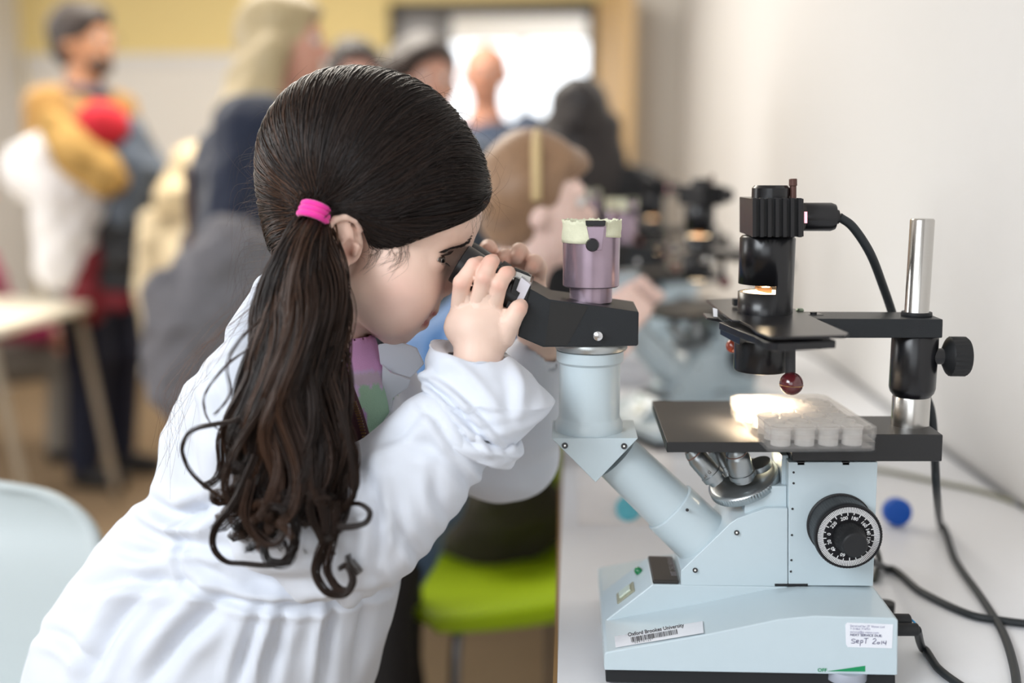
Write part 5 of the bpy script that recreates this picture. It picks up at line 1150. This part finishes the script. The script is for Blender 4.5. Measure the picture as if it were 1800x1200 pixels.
heap('tan_scarf', [([(95, 215, 3.36), (140, 270, 3.33), (185, 310, 3.33)], (.045, .075, .07))], mat('tan_wool', hexc('a9854a'), .95, var=.3, bump=.6, bscale=120), 'thick tan woollen scarf across the carried coats', 'scarf', seed=9)
hat = heap('woolly_hat', [([(180, 222, 3.38)], (.085, .08, .085))], mat('red_wool', hexc('b8202e'), .9, bump=.6, bscale=150), 'bright red woolly hat on top of the carried coats', 'hat', wr=.003)
heap('grey_jacket', [([(225, 230, 3.45), (240, 300, 3.43)], (.06, .085)), ([(235, 300, 3.43), (225, 370, 3.42)], (.09, .06)), ([(250, 290, 3.43), (298, 305, 3.45)], (.05, .025))], mat('slate_cloth', hexc('525a66'), .9, bump=.3), 'slate grey jacket hanging from the crook of the man\'s arm', 'jacket', seed=11)
bkp = thing('backpack', tuple(P(210, 520, 3.5)), 'black and dark red backpack hanging below the carried coats', 'backpack')
s_ = SDF(); s_.box(P(222, 430, 3.5), (.12, .075, .17), .05); bvv, bff = s_.mesh(np.array(P(222, 430, 3.5)) - .3, np.array(P(222, 430, 3.5)) + .3, .010); obj('bag_body', (folds(bvv, bff, [], 99, wr=.004), bff), mat('black_nylon', hexc('17171b'), .6), bkp, smooth=180)
s_ = SDF(); s_.chain([(P(172, 380, 3.46), .025), (P(160, 450, 3.44), .045), (P(150, 520, 3.44), .05), (P(163, 548, 3.44), .04)], .02); s_.chain([(P(150, 515, 3.46), .045), (P(215, 528, 3.46), .035), (P(268, 520, 3.5), .03)], .02)
bvv, bff = s_.mesh(np.array(P(200, 470, 3.5)) - .4, np.array(P(200, 470, 3.5)) + .4, .010); obj('bag_trim', (folds(bvv, bff, [], 99, wr=.005), bff), mat('dark_red', hexc('6e1420'), .7), bkp, smooth=180, label='dark red lower trim')
obj('front_pocket', sphere(P(218, 450, 3.42), .075, 20, (1, .3, .7)), mat('black_nylon', hexc('17171b'), .6), bkp, smooth=180)
# blonde woman in the navy coat
figure('woman with long straight blonde hair wearing a navy coat with her back to the picture', PX(415, 2.55), 2.55, 1.55, D(4), 'b5a27c', '20273a', '2a2c36', style='long', long_=.20, bulk=1.32, skirt=.30, lean=.22, collar='5f86a8', armL=((.04, .13, .62), (.15, .08, .60)), armR=((.0, -.15, .63), (.1, -.13, .55)), skinc='d9a18c')
heap('shoulder_bag', [([(330, 300, 2.36), (340, 430, 2.36)], (.012, .012)), ([(340, 430, 2.34), (355, 500, 2.34)], (.018, .02))], mat('brown_leather', hexc('4a342e'), .5), 'brown strap of a shoulder bag on the navy coat', 'bag', vox=.008, wr=.001)
heap('grey_coat', [([(400, 440, 2.15), (300, 520, 2.15), (300, 620, 2.17)], (.05, .05, .06)), ([(410, 450, 2.16), (370, 560, 2.17), (350, 680, 2.18)], (.07, .10, .10)), ([(440, 480, 2.18), (440, 640, 2.2)], (.09, .10)), ([(330, 560, 2.16), (330, 660, 2.17)], (.07, .08))], mat('grey_wool', hexc('6e6c70'), .95, var=.18, bump=.4, stretch=(30, 30, 2)), 'pale grey wool coat draped low behind the dark haired girl', 'coat', seed=14)
# child in cream between them, people near the door
figure('small blonde child in a cream top between the man in ochre and the navy coat', PX(345, 3.4), 3.4, 1.22, D(100), 'd9c39a', 'd8c4a0', 'a4553a', style='long', long_=.10, skinc='e0b89a', bulk=1.15)
figure('man with short dark brown hair and a big pale face right of the blonde woman', PX(745, 2.75), 2.75, 1.47, D(-60), '33241c', '56606e', '23252c', skinc='d3a08a')
figure('person with dark cropped hair half hidden behind the pale faced man', PX(628, 3.5), 3.5, 1.55, D(-70), '231b19', 'c7b0a0', '2b2b30', skinc='d6a696')
figure('bald man in a slate blue jumper standing in front of the doorway', PX(855, 4.2), 4.2, 1.63, D(-100), '7a6a5c', '39455a', '2b2e38', style='bald', skinc='c48d74', bulk=1.1)
figure('woman with long dark hair and black top seen from behind near the wall', PX(1018, 2.95), 2.95, 1.38, D(80), '1c1414', '131316', '16161a', style='long', long_=.24, bulk=1.25, skinc='d3a08a')
# seated people at the left table
figure('seated person in a magenta top at the left picture edge', PX(-75, 3.95), 3.95, 1.52, D(20), '7a3b28', 'a8285c', '7f7a72', style='long', long_=.12, kneel=True, skinc='d69c86', armL=((.06, .13, .62), (.20, .10, .60)), armR=((.06, -.13, .62), (.20, -.10, .58)))
# blonde girl at the second microscope
g2, GL = figure('fair haired girl in blue with a pale headband looking into the second microscope', -.295, 1.50, 1.18, D(2), '8c6c50', '4a6f9c', '2d2b2c', style='short', lean=.60, headband='c2a97c', skinc='ecccbf', vox=.006, armL=((.06, .11, .66), (.12, .06, .76)), armR=((.05, -.12, .66), (.11, -.07, .75)))
# ============================================================ furniture
def shell_chair(name, label, X, Y, ang, mt, seat_z=.44, back_h=.40, w=.42, legc=None):
    t = thing(name, (X, Y, 0), label, 'chair', None); ca, sa = math.cos(ang), math.sin(ang)
    def W(x, y, z): return (X + x * ca - y * sa, Y + x * sa + y * ca, z)
    # seat and back in one moulded curve: profile in local (x, z), widths
    pr = smooth_path([(.22, seat_z - .025, w * .42), (.20, seat_z, w * .47), (.05, seat_z - .012, w * .50), (-.12, seat_z - .008, w * .49), (-.185, seat_z + .03, w * .48), (-.205, seat_z + .12, w * .49), (-.225, seat_z + .25, w * .50), (-.245, seat_z + back_h * .85, w * .47), (-.25, seat_z + back_h * .96, w * .36), (-.252, seat_z + back_h, w * .20)], 44)
    v = []; f = []; n = 22
    for x, z_, hw in pr:
        for j in range(n + 1):
            u = 2 * j / n - 1; v.append(W(x + .035 * u * u * (1 if z_ > seat_z + .05 else .0), hw * u, z_ + .02 * u * u * (1 if z_ < seat_z + .05 else 0)))
    for i in range(len(pr) - 1):
        for j in range(n): f.append((i * (n + 1) + j, i * (n + 1) + j + 1, (i + 1) * (n + 1) + j + 1, (i + 1) * (n + 1) + j))
    k = len(pr) * 0 + 20 * (n + 1)
    obj('seat_shell', (v, f), mt, t, smooth=180, solid=.010)
    lm = mat('chrome', hexc('a9a9ac'), .25, .9)
    for sx, sy in ((.17, .17), (.17, -.17), (-.17, .17), (-.17, -.17)):
        obj('leg', tube([W(sx * .7, sy * .75, seat_z - .03), W(sx * .95, sy * .98, seat_z - .08), W(sx * 1.15, sy * 1.1, .004)], .010, 10), lm, t, smooth=180)
    obj('crossbar', tube([W(.12, -.13, seat_z - .03), W(-.12, .13, seat_z - .03)], .008, 8), lm, t, smooth=180)
    return t
shell_chair('moulded_chair', 'white moulded plastic chair at the bottom left corner behind the leaning girl', PX(-122, 1.25), 1.0, D(-84), mat('white_shell', hexc('c4cdce'), .42, var=.01), seat_z=.40, back_h=.365, w=.44)
c0 = PZ(800, 1020, .46); shell_chair('moulded_chair', 'lime green moulded chair seen below the elbow of the leaning girl', -.105, 1.80, D(-62), mat('lime_shell', hexc('a8c41a'), .35), seat_z=.46, back_h=.34, w=.52)
lt = thing('side_table', (PX(-40, 3.1), 3.1, 0), 'pale table with splayed metal leg at the left picture edge', 'table')
zt_ = P(40, 552, 3.1).z; xr = PX(62, 3.1)
obj('table_top', box(xr - 1.1, xr, 2.85, 3.55, zt_ - .03, zt_), mat('table_cream', hexc('e9e2cf'), .5), lt, bevel=.006)
for x, y in ((xr - .08, 2.92), (xr - .08, 3.48), (xr - 1.0, 2.92), (xr - 1.0, 3.48)): obj('leg', tube([(x, y, zt_ - .03), (x + (.10 if x > xr - .5 else -.05), y, .003)], .014, 10), mat('leg_grey', hexc('b5aa98'), .4, .5), lt, smooth=180)
obj('bag_on_floor', sphere((0, 0, 0), .001, 8), rubber).hide_render = True if False else False
bpy.data.objects.remove(bpy.data.objects['bag_on_floor'])
# dark fuzzy coat heaped over the back of the green chair
heap('tweed_coat', [([(815, 905, 1.90), (880, 885, 1.88), (930, 905, 1.90)], (.07, .09, .07)), ([(800, 940, 1.88), (860, 942, 1.86), (920, 940, 1.88)], (.055, .065, .055))], mat('tweed', hexc('4a443e'), 1., var=.6, vscale=220, bump=1., bscale=260), 'dark speckled tweed coat heaped on the lime green chair', 'coat', vox=.008, seed=6)
# ============================================================ more microscopes along the bench
def place_scope(label, px, Y, ang):
    c = copy_tree(root); c['label'] = label; lx0 = PX(px, Y); loc = Vector(root.location); d = Vector((lx - loc.x, LY - loc.y, 0)); R2 = Matrix.Rotation(ang, 3, 'Z'); q = R2 @ d
    c.location = (lx0 - q.x, Y - q.y, TZ); c.rotation_euler = (0, 0, ang); c['group'] = 'inverted microscopes along the bench'; return c
root['group'] = 'inverted microscopes along the bench'
place_scope('second inverted microscope, blurred, in front of the fair haired girl', 1232, 1.68, D(28))
place_scope('third inverted microscope, small and far along the bench beyond the second', 1150, 2.3, D(12))
for px, Y, c, nm, lab in ((1112, 2.05, 'cfcfd4', 'specimen_box', 'small pale box on the bench on the bench left of the third microscope'), (1215, 2.45, '8d7f92', 'specimen_box', 'small mauve box on the bench right of the third microscope')):
    q = PX(px, Y); bx0 = thing(nm, (q, Y, TZ), lab, 'box'); obj('box_body', box(q - .05, q + .05, Y - .04, Y + .04, TZ + .0005, TZ + .05), mat('box_' + c, hexc(c), .5), bx0, bevel=.003); obj('box_lid', box(q - .053, q + .053, Y - .043, Y + .043, TZ + .0505, TZ + .062), mat('box_' + c, hexc(c), .5), bx0, bevel=.003)
